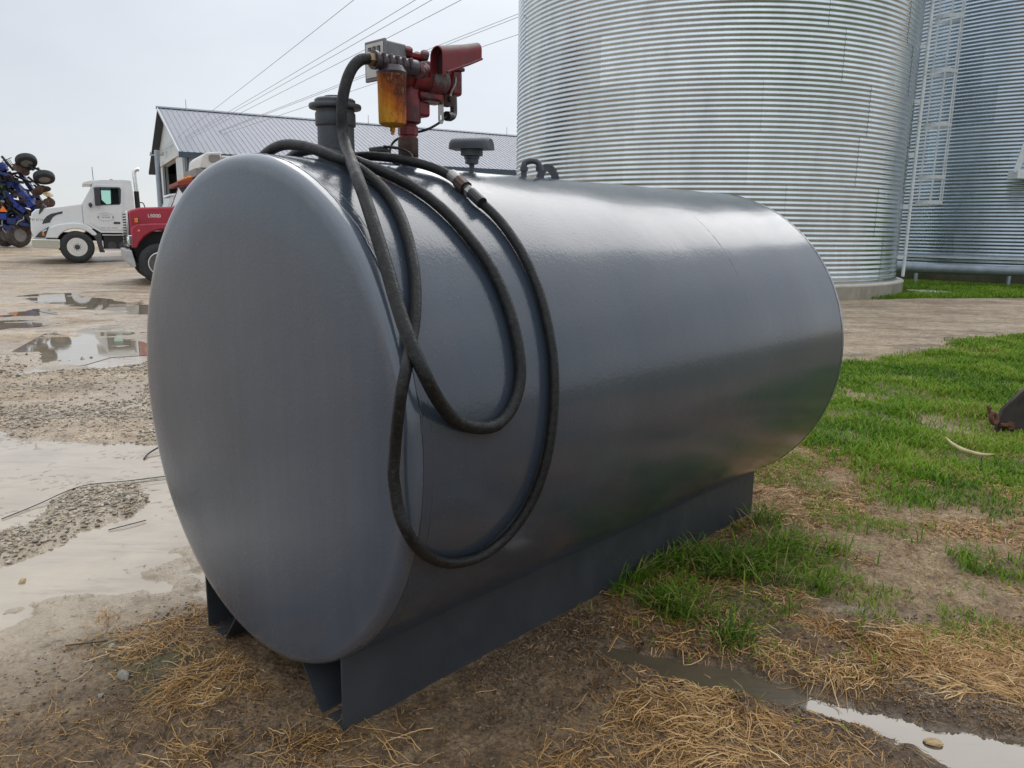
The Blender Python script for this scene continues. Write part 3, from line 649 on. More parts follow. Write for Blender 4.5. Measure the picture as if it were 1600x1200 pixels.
# ------------------------------------------------------------------ barn
BX, BY, BAZ = -17.099, 42.0, 1.059
barn = empty('machine_shed', (BX, BY, 0), 0, 'long white metal farm shed with grey ribbed roof and an open sliding door', 'barn')
barn.rotation_euler = (0, 0, PI / 2 - BAZ)          # local x along the ridge, local y across the gable
BW, EH, RH, BL = 18.24, 5.37, 8.63, 38.0
def barn_part(b, n, m, **k): return b.build(n, m, barn, **k)
gable = [(0, 0), (BW, 0), (BW, EH - 0.12), (BW / 2, RH - 0.12), (0, EH - 0.12)]
door = [(4.65, 0.02), (11.5, 0.02), (11.5, 5.25), (4.65, 5.25)]
barn_part(MB().prism(gable, 0.0, 0.15, 'x', [door]), 'gable_wall', M_BWALL)
barn_part(MB().prism(gable, BL - 0.15, BL, 'x'), 'gable_wall', M_BWALL)
for i in range(12):                                     # wall sheets along the visible side
    x0 = 0.151 + i * (BL - 0.302) / 12; b = MB(); L_ = (BL - 0.302) / 12 - 0.01
    b.box((x0, 0, 0), (x0 + L_, 0.15, EH - 0.12))
    for k in range(10): b.box((x0 + (k + 0.5) * L_ / 10 - 0.02, -0.02, 0.1), (x0 + (k + 0.5) * L_ / 10 + 0.02, 0.0005, EH - 0.2))
    barn_part(b, 'side_sheet', M_BWALL)
barn_part(MB().box((0.151, BW - 0.15, 0), (BL - 0.151, BW, EH - 0.12)), 'side_wall', M_BWALL)
sl_ = (RH - EH) / (BW / 2); th = math.atan(sl_); SLn = (BW / 2 + 0.18) / math.cos(th)
pm = MB(); pw = 0.9                                    # ribbed roof sheet: run along local x, up the slope
pr = [(0, 0)]
for k in range(3):
    c_ = (k + 0.5) * 0.3; pr += [(c_ - 0.035, 0), (c_ - 0.018, 0.026), (c_ + 0.018, 0.026), (c_ + 0.035, 0)]
pr += [(0.9, 0)]
vs = []; fs = []
for (x_, h_) in pr:
    for s_ in (0, SLn): vs.append((x_, -0.18 + s_ * math.cos(th) - h_ * math.sin(th), EH - 0.18 * sl_ + s_ * math.sin(th) + h_ * math.cos(th)))
for k in range(len(pr) - 1): fs.append((2 * k, 2 * k + 2, 2 * k + 3, 2 * k + 1))
rm = pm.add(vs, fs).mesh('roof_sheet', M_ROOF, 30)
nrs = int((BL + 0.9) / pw)
for k in range(nrs):
    o = bpy.data.objects.new('roof_sheet', rm); col.objects.link(o); o.parent = barn; o.location = (-0.45 + k * pw, 0, 0)
x1_ = -0.45 + nrs * pw
fsl = [(BW / 2, RH - 0.02), (BW + 0.18, EH - 0.18 * sl_ - 0.02), (BW + 0.18, EH - 0.18 * sl_ - 0.17), (BW / 2, RH - 0.17)]
barn_part(MB().prism(fsl, -0.45, x1_, 'x'), 'roof_slope', M_SOFF)
barn_part(MB().prism([(-0.16, EH - 0.16 * sl_ - 0.02), (BW / 2, RH - 0.02), (BW / 2, RH - 0.14), (-0.16, EH - 0.16 * sl_ - 0.14)], -0.44, x1_, 'x'), 'roof_deck', M_SOFF)
barn_part(MB().prism([(-0.2, EH - 0.2 * sl_ + 0.055), (BW / 2, RH + 0.055), (BW / 2, RH - 0.12), (-0.2, EH - 0.2 * sl_ - 0.12)], -0.50, -0.452, 'x'), 'verge_trim', M_BWALL)
barn_part(MB().prism([(BW / 2 - 0.28, RH - 0.03), (BW / 2, RH + 0.09), (BW / 2 + 0.28, RH - 0.03), (BW / 2 + 0.28, RH - 0.06), (BW / 2, RH + 0.05), (BW / 2 - 0.28, RH - 0.06)], -0.52, x1_, 'x'), 'ridge_cap', M_BTRIM)
barn_part(MB().box((-0.5, -0.34, EH - 0.36), (x1_, -0.19, EH - 0.09)), 'gutter', M_BTRIM)
for i, (s0, s1) in enumerate(((0.10, 0.42), (0.62, 0.95))): barn_part(MB().box((-0.12, s0 - 0.25, 0), (-0.002, s1 - 0.25, EH - 0.25)), 'corner_trim', M_BTRIM)
barn_part(MB().tube([(0.35, -0.27, EH - 0.35), (0.35, -0.12, EH - 0.75), (0.35, -0.12, 0.1)], 0.09, 10), 'downspout', M_BEIGE)
for s0, s1, n_ in ((1.0, 4.2, 'sliding_door'), (11.4, 14.6, 'sliding_door')):
    b = MB().box((-0.16, s0, 0.08), (-0.06, s1, 5.30)); o = barn_part(b, n_, M_BWALL)
    MB().box((-0.19, s0, 0.08), (-0.162, s0 + 0.12, 5.30)).build('edge_trim', M_BEIGE, o)
barn_part(MB().box((-0.24, 1.2, 5.30), (-0.03, 14.9, 5.52)), 'door_track', M_BEIGE)
barn_part(MB().box((6.0, 0.3, -0.02), (6.1, BW - 0.3, EH - 0.3)), 'inner_partition', M_BDARK)  # near-black colour gives the doorway its deep shade
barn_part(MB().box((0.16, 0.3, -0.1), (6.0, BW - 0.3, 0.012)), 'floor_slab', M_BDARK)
for x_ in (1.2, 13.0, 24.0): barn_part(MB().cyl((x_, BW / 2, RH + 0.05), (x_, BW / 2, RH + 0.6), 0.018, 6), 'lightning_rod', M_STEEL)
barn_part(MB().cyl((14.6, BW / 2 + 0.5, RH - 0.3), (14.6, BW / 2 + 0.5, RH + 0.75), 0.10, 10).cyl((14.6, BW / 2 + 0.5, RH + 0.75), (14.6, BW / 2 + 0.5, RH + 0.85), 0.2, 10), 'roof_vent', M_STEEL)

pole = empty('utility_pole', (-22.88, 51.26, 0), 0, 'pale blue-grey pole where all the overhead wires meet, in front of the shed gable', 'pole')
MB().cyl((0, 0, -0.2), (0, 0, 6.25), 0.19, 14, 0.15).build('shaft', M_POLE, pole)
MB().bar((-0.45, 0, 5.95), (0.45, 0, 5.95), 0.09, 0.09).build('crossarm', M_POLE, pole)
for x_ in (-0.4, -0.15, 0.15, 0.4): MB().cyl((x_, 0, 6.0), (x_, 0, 6.14), 0.03, 8).build('insulator', M_STEEL, pole)
PT = Vector((-22.88, 51.26, 6.1))
wend = [((-4.44, 22, 7.43), 1.45, 'lone steep overhead wire, leftmost of those crossing the sky'), ((-2.85, 22, 7.448), 1.45, 'second overhead wire from the left, upper one of a close pair'),
        ((-2.427, 22, 7.453), 1.45, 'third overhead wire from the left, lower one of a close pair'), ((-1.666, 22, 7.462), 1.45, 'overhead wire passing behind the pump meter top'),
        ((-0.035, 34, 10.272), 1.6, 'overhead wire, upper of the pair reaching the near grain bin'), ((-0.034, 34, 10.15), 1.6, 'overhead wire, lower of the pair reaching the near grain bin'),
        ((-0.025, 34, 9.488), 1.6, 'lowest overhead wire, passing behind the end of the pump nozzle boot')]
for i, (q, k, lb) in enumerate(wend):
    q = Vector(q); st_ = PT + Vector((0.02 * i, -0.02 * i, -0.03 * i)); en = st_ + (q - st_) * k; pts = []
    for j in range(25):
        s_ = j / 24; p_ = st_.lerp(en, s_); p_.z -= 0.9 * 4 * s_ * (1 - s_) * 0.12; pts.append(p_)
    tag(MB().tube(pts, 0.009 if i < 4 else 0.011, 6).build('power_line', M_WIRE), lb, 'wire', 'overhead wires running to the shed')

# ------------------------------------------------------------------ trucks
def wheel_mesh_parts(R, W, rr):
    # axis along +y, outer face at y = 0
    A = Matrix.Rotation(PI / 2, 4, 'X')                   # local z -> -y
    ty = MB().lathe([(rr, 0.02), (rr + 0.02, 0.0), (R * 0.80, -0.012), (R - 0.045, 0.015), (R - 0.012, 0.035), (R, 0.06), (R, W * 0.28), (R - 0.012, W * 0.285), (R - 0.012, W * 0.31), (R, W * 0.315),
                      (R, W * 0.48), (R - 0.012, W * 0.485), (R - 0.012, W * 0.51), (R, W * 0.515), (R, W - 0.06), (R - 0.012, W - 0.035), (R - 0.05, W - 0.015), (rr, W - 0.02)], 48, A, closed=True)
    rim = MB().lathe([(rr + 0.012, 0.0), (rr + 0.012, 0.012), (rr - 0.02, 0.025), (rr - 0.035, 0.07), (rr - 0.07, 0.085), (0.135, 0.05), (0.13, 0.03), (0.0, 0.03)], 40, A)
    hub = MB().lathe([(0.085, 0.03), (0.085, -0.03), (0.07, -0.05), (0.0, -0.055)], 20, A)
    for k in range(10):
        a_ = 2 * PI * k / 10; hub.lathe([(0.016, 0.03), (0.016, -0.005), (0.0, -0.005)], 6, Matrix.Translation((0.112 * math.cos(a_), 0, 0.112 * math.sin(a_))) @ A)
    holes = MB()
    for k in range(10):
        a_ = 2 * PI * (k + 0.5) / 10; r_ = rr * 0.70
        holes.lathe([(0.036, 0.066), (0.036, 0.058), (0.0, 0.058)], 10, Matrix.Translation((r_ * math.cos(a_), 0, r_ * math.sin(a_))) @ A)
    return ty, rim, hub, holes
def wheel(parent, x, y, z, R=0.52, W=0.28, rr=0.295, rim=None, side=1, tm=None, hubm=None):
    o = bpy.data.objects.new('wheel', None); col.objects.link(o); o.parent = parent; o.location = (x, y, z)
    if side < 0: o.rotation_euler = (0, 0, PI)
    ty, ri, hu, ho = wheel_mesh_parts(R, W, rr)
    ty.build('tyre', tm or M_TYRE, o); ri.build('rim', rim or M_ALU, o); hu.build('hub', hubm or M_DGREY, o); ho.build('hand_holes', M_CHASS, o)
    return o
def mirrored(parts):
    pass
TRZ = math.radians(180 + 29.3)
def arc(cx, cz, r, a0, a1, n=10): return [(cx + r * math.cos(math.radians(a0 + (a1 - a0) * i / n)), cz + r * math.sin(math.radians(a0 + (a1 - a0) * i / n))) for i in range(n + 1)]

wt = empty('semi_truck', (-14.695, 26.4, 0.26), TRZ, 'white day-cab semi truck parked side-on with polished wheel and tall exhaust stack', 'truck')
W2 = -2.44
hood = [(1.24, 0.80), (1.29, 1.06), (1.27, 1.40), (1.22, 1.62), (1.10, 1.735), (0.57, 1.83), (0.1, 1.90), (-0.255, 1.955), (-0.255, 1.30), (-0.36, 1.22), (-0.55, 0.98)] + arc(0, 0.5, 0.635, 128, 28, 12)[1:] + [(0.60, 0.80)]
hb = MB().prism(hood, -0.10, W2 + 0.10, 'y'); hb.build('hood', M_WHITE, wt, bevel=0.06)
fend = [(0.93, 0.86), (0.80, 1.14), (0.5, 1.27), (0.05, 1.325), (-0.25, 1.30), (-0.36, 1.23), (-0.62, 0.98), (-0.60, 0.90)] + arc(0, 0.5, 0.63, 140, 28, 12) + [(0.62, 0.82), (0.93, 0.82)]
for y0, y1 in ((-0.42, -0.015), (W2 + 0.42, W2 + 0.015)): MB().prism(fend, y0, y1, 'y').build('fender', M_WHITE, wt, bevel=0.03)
MB().prism([(-0.45, 0.4), (-0.45, 0.95), (0.55, 0.95), (0.55, 0.4)], -0.6, W2 + 0.6, 'y').build('engine_bay', M_CHASS, wt)
MB().prism([(0.95, 1.27), (0.90, 1.40), (0.80, 1.52), (0.68, 1.60), (0.33, 1.695), (0.34, 1.62), (0.52, 1.57), (0.62, 1.50), (0.70, 1.38), (0.72, 1.32)], -0.13, -0.085, 'y').build('hood_vent', M_DGREY, wt, bevel=0.006)
hl = MB().prism([(1.20, 0.83), (1.05, 1.0), (0.76, 1.19), (0.90, 0.83)], -0.06, -0.004, 'y').build('headlight', M_DGREY, wt, bevel=0.008)
MB().prism([(0.98, 0.89), (0.98, 1.0), (0.93, 1.03), (0.91, 0.89)], -0.004, 0.006, 'y').build('marker_light', M_AMBER, hl)
MB().prism([(0.97, 1.04), (0.83, 1.11), (0.85, 1.06), (0.95, 1.005)], -0.004, 0.008, 'y').build('lamp_lens', M_LENS, hl)
MB().prism([(1.32, 0.775), (1.30, 0.56), (1.22, 0.49), (0.50, 0.47), (0.48, 0.765)], 0.0, W2, 'y').build('bumper', M_CHROME, wt, bevel=0.02)
MB().prism([(1.29, 0.85), (1.31, 1.06), (1.28, 1.45), (1.235, 1.60), (1.20, 1.6), (1.2, 0.85)], -0.55, W2 + 0.55, 'y').build('grille', M_DGREY, wt, bevel=0.01)
win = [(-0.70, 1.93), (-0.68, 2.2), (-0.74, 2.49), (-1.40, 2.50), (-1.44, 2.44), (-1.40, 2.02), (-1.36, 1.97)]
cabp = [(-0.26, 1.30), (-0.26, 1.955), (-0.60, 2.56), (-0.62, 2.66), (-0.86, 2.745), (-1.55, 2.775), (-1.80, 2.755), (-1.84, 2.2), (-1.86, 1.0), (-1.49, 1.0), (-0.75, 1.0), (-0.40, 1.24)]
for y0, y1 in ((-0.06, -0.14), (W2 + 0.14, W2 + 0.06)): MB().prism(cabp, y0, y1, 'y', [win]).build('cab_side', M_WHITE, wt)
MB().prism([(-0.58, 2.60), (-0.62, 2.66), (-0.86, 2.745), (-1.55, 2.775), (-1.80, 2.755), (-1.80, 2.70), (-1.5, 2.72), (-0.86, 2.69), (-0.62, 2.60)], -0.141, W2 + 0.141, 'y').build('cab_roof', M_WHITE, wt)
MB().prism([(-1.80, 2.72), (-1.84, 2.2), (-1.86, 1.0), (-1.80, 1.0), (-1.78, 2.2), (-1.74, 2.72)], -0.141, W2 + 0.141, 'y').build('cab_back', M_WHITE, wt)
MB().box((-1.8, W2 + 0.15, 1.0), (-0.3, -0.15, 1.12)).build('cab_floor', M_CHASS, wt)
MB().prism([(-0.28, 1.97), (-0.60, 2.57), (-0.63, 2.57), (-0.31, 1.97)], -0.15, W2 + 0.15, 'y').build('windshield', M_GLASS, wt)
dr = [(-0.45, 1.84), (-0.62, 2.2), (-0.66, 2.575), (-0.72, 2.60), (-1.50, 2.60), (-1.54, 2.55), (-1.49, 1.9), (-1.48, 1.10), (-0.78, 1.10), (-0.45, 1.33)]
d_ = MB().prism(dr, -0.06, -0.035, 'y', [win]).build('door', M_WHITE, wt, bevel=0.008)
wg = [(u_ * 1.0, v_) for u_, v_ in win]
MB().prism(win, -0.105, -0.098, 'y').build('door_window', M_GLASS, wt)
MB().prism(win, W2 + 0.098, W2 + 0.105, 'y').build('door_window', M_GLASS, wt)
cxw, czw = -1.05, 2.22; big_ = [(cxw + (u_ - cxw) * 1.07, czw + (v_ - czw) * 1.09) for u_, v_ in win]; sm_ = [(cxw + (u_ - cxw) * 0.985, czw + (v_ - czw) * 0.975) for u_, v_ in win]
MB().prism(big_, -0.034, -0.024, 'y', [sm_]).build('window_seal', M_DGREY, wt)
MB().box((-1.36, -0.03, 1.30), (-1.16, -0.02, 1.37)).build('door_handle', M_DGREY, d_, bevel=0.01)
MB().prism([(-1.40, 1.7), (-1.40, 2.5), (-1.18, 2.5), (-1.16, 1.98), (-0.9, 1.95), (-0.9, 1.7)], -0.45, -0.95, 'y').build('seat', M_SEAT, wt, bevel=0.04)
MB().prism([(-0.69, 1.9), (-0.72, 2.5), (-0.86, 2.5), (-0.86, 2.1), (-1.0, 1.95)], -0.16, -0.19, 'y').build('pillar_trim', M_SEAT, wt)
mi = MB().box((-0.82, 0.06, 1.90), (-0.64, 0.17, 2.50)).build('mirror', M_DGREY, wt, bevel=0.03)
MB().bar((-0.66, 0.1, 2.45), (-0.66, -0.1, 2.5), 0.03, 0.03).bar((-0.66, 0.1, 1.95), (-0.66, -0.1, 1.9), 0.03, 0.03).build('mirror_arm', M_DGREY, mi)
MB().sphere((-0.50, 0.05, 1.915), (0.06, 0.06, 0.08), 14, 8).bar((-0.5, 0.05, 1.87), (-0.5, -0.08, 1.83), 0.03, 0.03).build('convex_mirror', M_DGREY, wt)
for y_ in (-0.12, W2 + 0.12):
    hm = MB().sphere((0.86, y_, 1.85), (0.045, 0.09, 0.075), 12, 8).build('hood_mirror', M_DGREY, wt)
    MB().prism([(1.02, 1.58), (0.98, 1.76), (0.86, 1.80), (0.88, 1.72), (0.96, 1.62)], y_ - 0.02, y_ + 0.035, 'y').build('mirror_bracket', M_DGREY, hm)
MB().prism([(-0.33, 2.645), (-0.33, 2.585), (-0.60, 2.60), (-0.62, 2.66), (-0.90, 2.75), (-0.62, 2.735), (-0.45, 2.69)], -0.12, W2 + 0.12, 'y').build('sun_visor', M_WHITE, wt, bevel=0.01)
MB().cyl((-0.66, -0.2, 2.72), (-0.655, -0.2, 3.17), 0.010, 6).build('antenna', M_DGREY, wt)
for y_ in (-0.5, -1.22, -1.9): MB().sphere((-1.22, y_, 2.79), (0.06, 0.04, 0.03), 10, 6).build('roof_lamp', M_AMBER, wt)
stk = MB().tube(spline([(-1.97, -0.30, 1.0), (-1.96, -0.30, 2.3), (-1.93, -0.30, 2.95), (-1.95, -0.30, 3.10), (-2.03, -0.30, 3.16), (-2.10, -0.30, 3.15)], 6), 0.065, 14).build('exhaust_stack', M_CHROME, wt)
MB().cyl((-1.965, -0.30, 1.5), (-1.955, -0.30, 2.42), 0.082, 14).build('heat_shield', M_CHASS, stk)
MB().tube(spline([(-1.98, -0.5, 1.5), (-2.0, -0.5, 1.95), (-2.1, -0.5, 2.05), (-2.2, -0.5, 1.9), (-2.25, -0.6, 1.2)], 5), 0.018, 6).build('air_line', M_CHASS, wt)
MB().prism([(-0.50, 0.93), (-0.60, 0.70), (-0.66, 0.34), (-0.82, 0.34), (-0.76, 0.6), (-0.75, 0.99), (-0.62, 0.99)], -0.03, -0.35, 'y').build('mud_flap', M_DGREY, wt, bevel=0.01)
MB().box((-2.2, -0.55, 0.42), (-0.80, -0.06, 0.92)).build('side_tank', M_CHASS, wt, bevel=0.03)
for k in range(4): MB().cyl((-1.05 - 0.34 * k, -0.05, 0.57), (-1.05 - 0.34 * k, -0.5, 0.57), 0.135, 18).build('air_tank', M_DGREY, wt)
for z_ in (0.925, 0.44): MB().box((-2.2, -0.10, z_ - 0.018), (-0.78, -0.02, z_ + 0.018)).build('step_rail', M_ALU, wt, bevel=0.005)
for y_ in (-0.80, W2 + 0.80): MB().box((-6.4, y_ - 0.05, 0.72), (0.9, y_ + 0.05, 1.0)).build('frame_rail', M_CHASS, wt)
MB().box((-5.6, -1.75, 1.0), (-4.3, -0.70, 1.16)).build('fifth_wheel', M_CHASS, wt, bevel=0.03)
wheel(wt, 0, 0, 0.52); wheel(wt, 0, W2, 0.52, side=-1)
for x_ in (-4.3, -5.6):
    wheel(wt, x_, 0, 0.52); wheel(wt, x_, W2, 0.52, side=-1)
MB().cyl((0, -0.3, 0.52), (0, W2 + 0.3, 0.52), 0.07, 10).build('axle', M_CHASS, wt)
Mside = Matrix(((-1, 0, 0, 0), (0, 0, 1, 0), (0, 1, 0, 0), (0, 0, 0, 1)))      # text plane x->-x, up->z, facing +y
def tx(parent, body, size, x, y, z, mat, **k): return text_mesh('lettering', body, size, mat, parent, Matrix.Translation((x, y, z)) @ Mside, **k)
tx(wt, 'W 6715', 0.105, 1.08, -0.098, 1.40, M_TEXT)
lg = MB(); N_ = 40                                                            # oval door emblem: ring, hill line, rows of small lettering
for i in range(N_):
    if i in (2, 3, 17, 18, 27, 28, 29, 30, 31, 32): continue
    a0, a1 = 2 * PI * i / N_, 2 * PI * (i + 1) / N_
    lg.bar((-0.93 + 0.255 * math.cos(a0), -0.033, 1.525 + 0.135 * math.sin(a0)), (-0.93 + 0.255 * math.cos(a1), -0.033, 1.525 + 0.135 * math.sin(a1)), 0.006, 0.012, up=(0, 1, 0))
hill = [(-0.80, 1.555), (-0.86, 1.60), (-0.90, 1.575), (-0.95, 1.61), (-1.0, 1.58), (-1.06, 1.555)]
for i in range(5): lg.bar((hill[i][0], -0.033, hill[i][1]), (hill[i + 1][0], -0.033, hill[i + 1][1]), 0.006, 0.018, up=(0, 1, 0))
for x_ in (-0.715, -1.15): lg.box((x_ - 0.018, -0.036, 1.49), (x_ + 0.018, -0.030, 1.56))
for i in range(6): lg.box((-1.05 + i * 0.042, -0.036, 1.50), (-1.05 + i * 0.042 + 0.026, -0.030, 1.532))
for i in range(3): lg.box((-1.01 + i * 0.07, -0.036, 1.385), (-1.01 + i * 0.07 + 0.035, -0.030, 1.405))
lg.build('door_emblem', M_TEXT, d_)
lt = MB()
for i in range(14):
    if i not in (5, 9): lt.box((-1.26 + i * 0.037, -0.036, 1.155), (-1.26 + i * 0.037 + 0.024, -0.030, 1.178))
lt.build('small_lettering', M_TEXT, d_)

rt_ = empty('dump_truck', (-9.173, 20.3, 0.03), TRZ, 'older red truck with slatted chrome grille, nose out past the tank edge', 'truck')
hd = [(0.64, 0.98), (0.645, 1.80), (0.60, 1.87), (0.36, 1.945), (-0.50, 1.985), (-0.55, 1.98), (-0.55, 1.0), (-0.40, 1.0), (-0.30, 1.36), (0.1, 1.36), (0.40, 1.10), (0.5, 0.98)]
MB().prism(hd, -0.22, W2 + 0.22, 'y').build('hood', M_TRED, rt_, bevel=0.045)
fd = [(0.63, 0.92), (0.625, 1.38), (0.58, 1.47), (0.45, 1.52), (0.1, 1.545), (-0.68, 1.565), (-0.70, 1.37)] + [(-0.30, 1.40), (-0.02, 1.385), (0.18, 1.315), (0.33, 1.22), (0.45, 1.07), (0.52, 0.92)]
for y0, y1 in ((-0.5, -0.01), (W2 + 0.5, W2 + 0.01)): MB().prism(fd, y0, y1, 'y').build('fender', M_TRED, rt_, bevel=0.035)
MB().prism([(0.50, 0.45), (0.55, 0.9), (0.2, 1.32), (-0.6, 1.36), (-0.6, 0.45)], -0.45, W2 + 0.45, 'y').build('engine_bay', M_CHASS, rt_)
gr = MB().prism([(0.655, 0.96), (0.66, 1.84), (0.70, 1.82), (0.715, 0.96)], -0.26, -0.34, 'y').prism([(0.655, 0.96), (0.66, 1.84), (0.70, 1.82), (0.715, 0.96)], W2 + 0.26, W2 + 0.34, 'y').box((0.655, W2 + 0.34, 1.78), (0.71, -0.34, 1.85)).box((0.655, W2 + 0.34, 0.95), (0.72, -0.34, 1.0)).build('grille', M_CHROME, rt_, bevel=0.006)
for k in range(11): MB().box((0.66, W2 + 0.3, 1.035 + k * 0.068), (0.735, -0.28, 1.035 + k * 0.068 + 0.034)).build('grille_slat', M_CHROME, gr)
MB().box((0.645, W2 + 0.34, 1.0), (0.662, -0.34, 1.78)).build('grille_recess', M_CHASS, gr)
hl = MB().box((0.60, -0.24, 1.0), (0.70, -0.02, 1.24)).build('headlight', M_CHROME, rt_, bevel=0.015)
MB().lathe([(0.085, 0), (0.08, 0.02), (0, 0.035)], 18, axisM((0.70, -0.13, 1.12), (1, 0, 0))).build('lamp_lens', M_LENS, hl)
MB().box((0.60, W2 + 0.02, 1.0), (0.70, W2 + 0.24, 1.24)).build('headlight', M_CHROME, rt_, bevel=0.015)
MB().prism([(0.79, 0.87), (0.775, 0.62), (0.67, 0.44), (0.58, 0.44), (0.60, 0.60), (0.66, 0.87)], 0.03, W2 - 0.03, 'y').build('bumper', plain('bumper_pale_grey', (0.46, 0.46, 0.47), 0.45, 0.3), rt_, bevel=0.015)
MB().box((0.45, -0.015, 1.56), (0.53, 0.035, 1.67)).build('marker_light', M_AMBER, rt_, bevel=0.01)
MB().box((0.43, -0.02, 1.55), (0.45, 0.03, 1.67)).build('marker_housing', M_CHASS, rt_)
MB().lathe([(0.03, 0), (0.03, 0.012), (0, 0.016)], 12, axisM((0.45, -0.012, 1.36), (0, 1, 0))).build('marker_light', M_AMBER, rt_)
tx(rt_, 'L8000', 0.125, 0.05, -0.218, 1.735, M_WTEXT, depth=0.006)
M_WR = plain('dark_steel_rim', (0.10, 0.10, 0.105), 0.5, 0.4, 0.2, 8)
for (x_, y_, s_) in ((0, 0, 1), (0, W2, -1), (-3.9, 0, 1), (-3.9, W2, -1), (-5.2, 0, 1), (-5.2, W2, -1)):
    wl = wheel(rt_, x_, y_, 0.52, rim=M_WR, side=s_)
    MB().torus(0.285, 0.016, 32, 8, Matrix.Rotation(PI / 2, 4, 'X')).build('rim_ring', M_ALU, wl)
cb2 = [(-0.56, 1.0), (-0.56, 1.97), (-0.78, 2.50), (-0.85, 2.60), (-1.0, 2.66), (-1.75, 2.66), (-1.84, 2.6), (-1.86, 1.0)]
w2_ = [(-0.82, 1.98), (-0.98, 2.42), (-1.66, 2.42), (-1.66, 1.98)]
for y0, y1 in ((-0.10, -0.18), (W2 + 0.18, W2 + 0.10)): MB().prism(cb2, y0, y1, 'y', [w2_]).build('cab_side', M_TRED, rt_)
MB().prism([(-0.80, 2.58), (-1.0, 2.655), (-1.75, 2.655), (-1.84, 2.6), (-1.84, 2.55), (-0.82, 2.53)], -0.181, W2 + 0.181, 'y').build('cab_roof', M_TRED, rt_)
MB().box((-1.86, W2 + 0.181, 1.0), (-1.80, -0.181, 2.55)).build('cab_back', M_TRED, rt_)
MB().prism([(-0.58, 1.99), (-0.80, 2.53), (-0.83, 2.53), (-0.61, 1.99)], -0.19, W2 + 0.19, 'y').build('windshield', M_DGLASS, rt_)
for y_ in (-0.145, W2 + 0.135): MB().prism(w2_, y_, y_ + 0.01, 'y').build('door_window', M_DGLASS, rt_)
MB().prism([(-0.56, 2.62), (-0.57, 2.53), (-0.62, 2.51), (-0.86, 2.58), (-1.05, 2.70), (-0.9, 2.70)], -0.12, W2 + 0.12, 'y').build('sun_visor', plain('visor_dull_red', (0.26, 0.045, 0.032), 0.5), rt_, bevel=0.008)
for y_ in (-0.25, -0.85, -1.22, -1.6, -2.2): MB().sphere((-0.88, y_, 2.74), (0.08, 0.05, 0.045), 12, 6).build('roof_lamp', M_AMBER, rt_)
MB().box((-1.62, W2 + 0.05, 2.76), (-1.0, -0.05, 2.98)).build('cab_shield', M_BOXG, rt_, bevel=0.015)
th_ = MB().prism([(-1.12, 2.985), (-1.16, 3.26), (-1.28, 3.38), (-1.66, 3.42), (-1.66, 2.985)], 0.0, W2, 'y').build('tarp_housing', M_BEIGE, rt_, bevel=0.03)
MB().prism([(-1.34, 3.18), (-1.34, 3.30), (-1.40, 3.34), (-1.60, 3.34), (-1.62, 3.3), (-1.62, 3.18), (-1.58, 3.14), (-1.38, 3.14)], 0.0, 0.03, 'y').build('end_plate', M_BOXG, th_, bevel=0.01)
MB().cyl((-1.66, 0.04, 3.28), (-5.9, 0.04, 3.28), 0.035, 10).build('tarp_rail', M_BEIGE, rt_)
MB().tube([(-1.10, -0.2, 2.72), (-1.05, -0.2, 2.60), (-1.3, -0.2, 2.55)], 0.03, 8).build('shield_stay', M_BEIGE, rt_)
MB().prism([(-2.0, 1.2), (-1.9, 2.98), (-6.0, 2.98), (-6.2, 1.2)], -0.02, W2 + 0.02, 'y').build('dump_body', M_BOXG, rt_, bevel=0.03)
for y_ in (-0.80, W2 + 0.80): MB().box((-6.2, y_ - 0.05, 0.75), (0.6, y_ + 0.05, 1.0)).build('frame_rail', M_CHASS, rt_)

vt = empty('box_truck', (-13.3, 31.3, 0.42), TRZ, 'white truck cab mostly hidden between the red truck hood and the shed door', 'truck')
vt.location = (-13.45, 29.85, 0.30)
cp = [(-0.3, 0.7), (-0.1, 1.5), (-0.25, 1.72), (-0.52, 2.36), (-2.1, 2.40), (-2.15, 0.7)]
wv = [(-0.62, 1.75), (-0.80, 2.22), (-1.5, 2.22), (-1.5, 1.75)]
for y0, y1 in ((-0.05, -0.12), (W2 + 0.44, W2 + 0.36)): MB().prism(cp, y0, y1, 'y', [wv]).build('cab_side', M_WHITE, vt)
MB().prism([(-0.42, 2.33), (-0.46, 2.40), (-1.0, 2.47), (-2.1, 2.45), (-2.15, 2.36)], 0.0, W2 + 0.31, 'y').build('cab_roof', M_WHITE, vt, bevel=0.02)
MB().box((-2.15, W2 + 0.44, 0.7), (-2.08, -0.121, 2.36)).build('cab_back', M_WHITE, vt)
MB().prism([(-0.27, 1.72), (-0.50, 2.33), (-0.54, 2.33), (-0.31, 1.72)], -0.2, W2 + 0.51, 'y').build('windshield', M_GLASS, vt)
for y_ in (-0.09, W2 + 0.39): MB().prism(wv, y_, y_ + 0.01, 'y').build('door_window', M_DGLASS, vt)
MB().prism([(-0.1, 0.6), (0.9, 0.6), (0.95, 1.2), (0.8, 1.45), (-0.1, 1.55)], -0.05, W2 + 0.36, 'y').build('hood', M_WHITE, vt, bevel=0.05)
MB().box((-0.62, 0.05, 1.72), (-0.52, 0.15, 2.18)).bar((-0.57, 0.1, 1.8), (-0.57, -0.06, 1.75), 0.02, 0.02).build('mirror', M_WHITE, vt, bevel=0.02)
for (x_, y_, s_) in ((0.1, 0, 1), (0.1, W2 + 0.3, -1), (-4.0, 0, 1), (-4.0, W2 + 0.3, -1)): wheel(vt, x_, y_, 0.48, R=0.48, rr=0.27, rim=M_WHITE, side=s_)
MB().box((-5.8, W2 + 0.4, 0.55), (-0.1, -0.1, 0.75)).build('chassis', M_CHASS, vt)

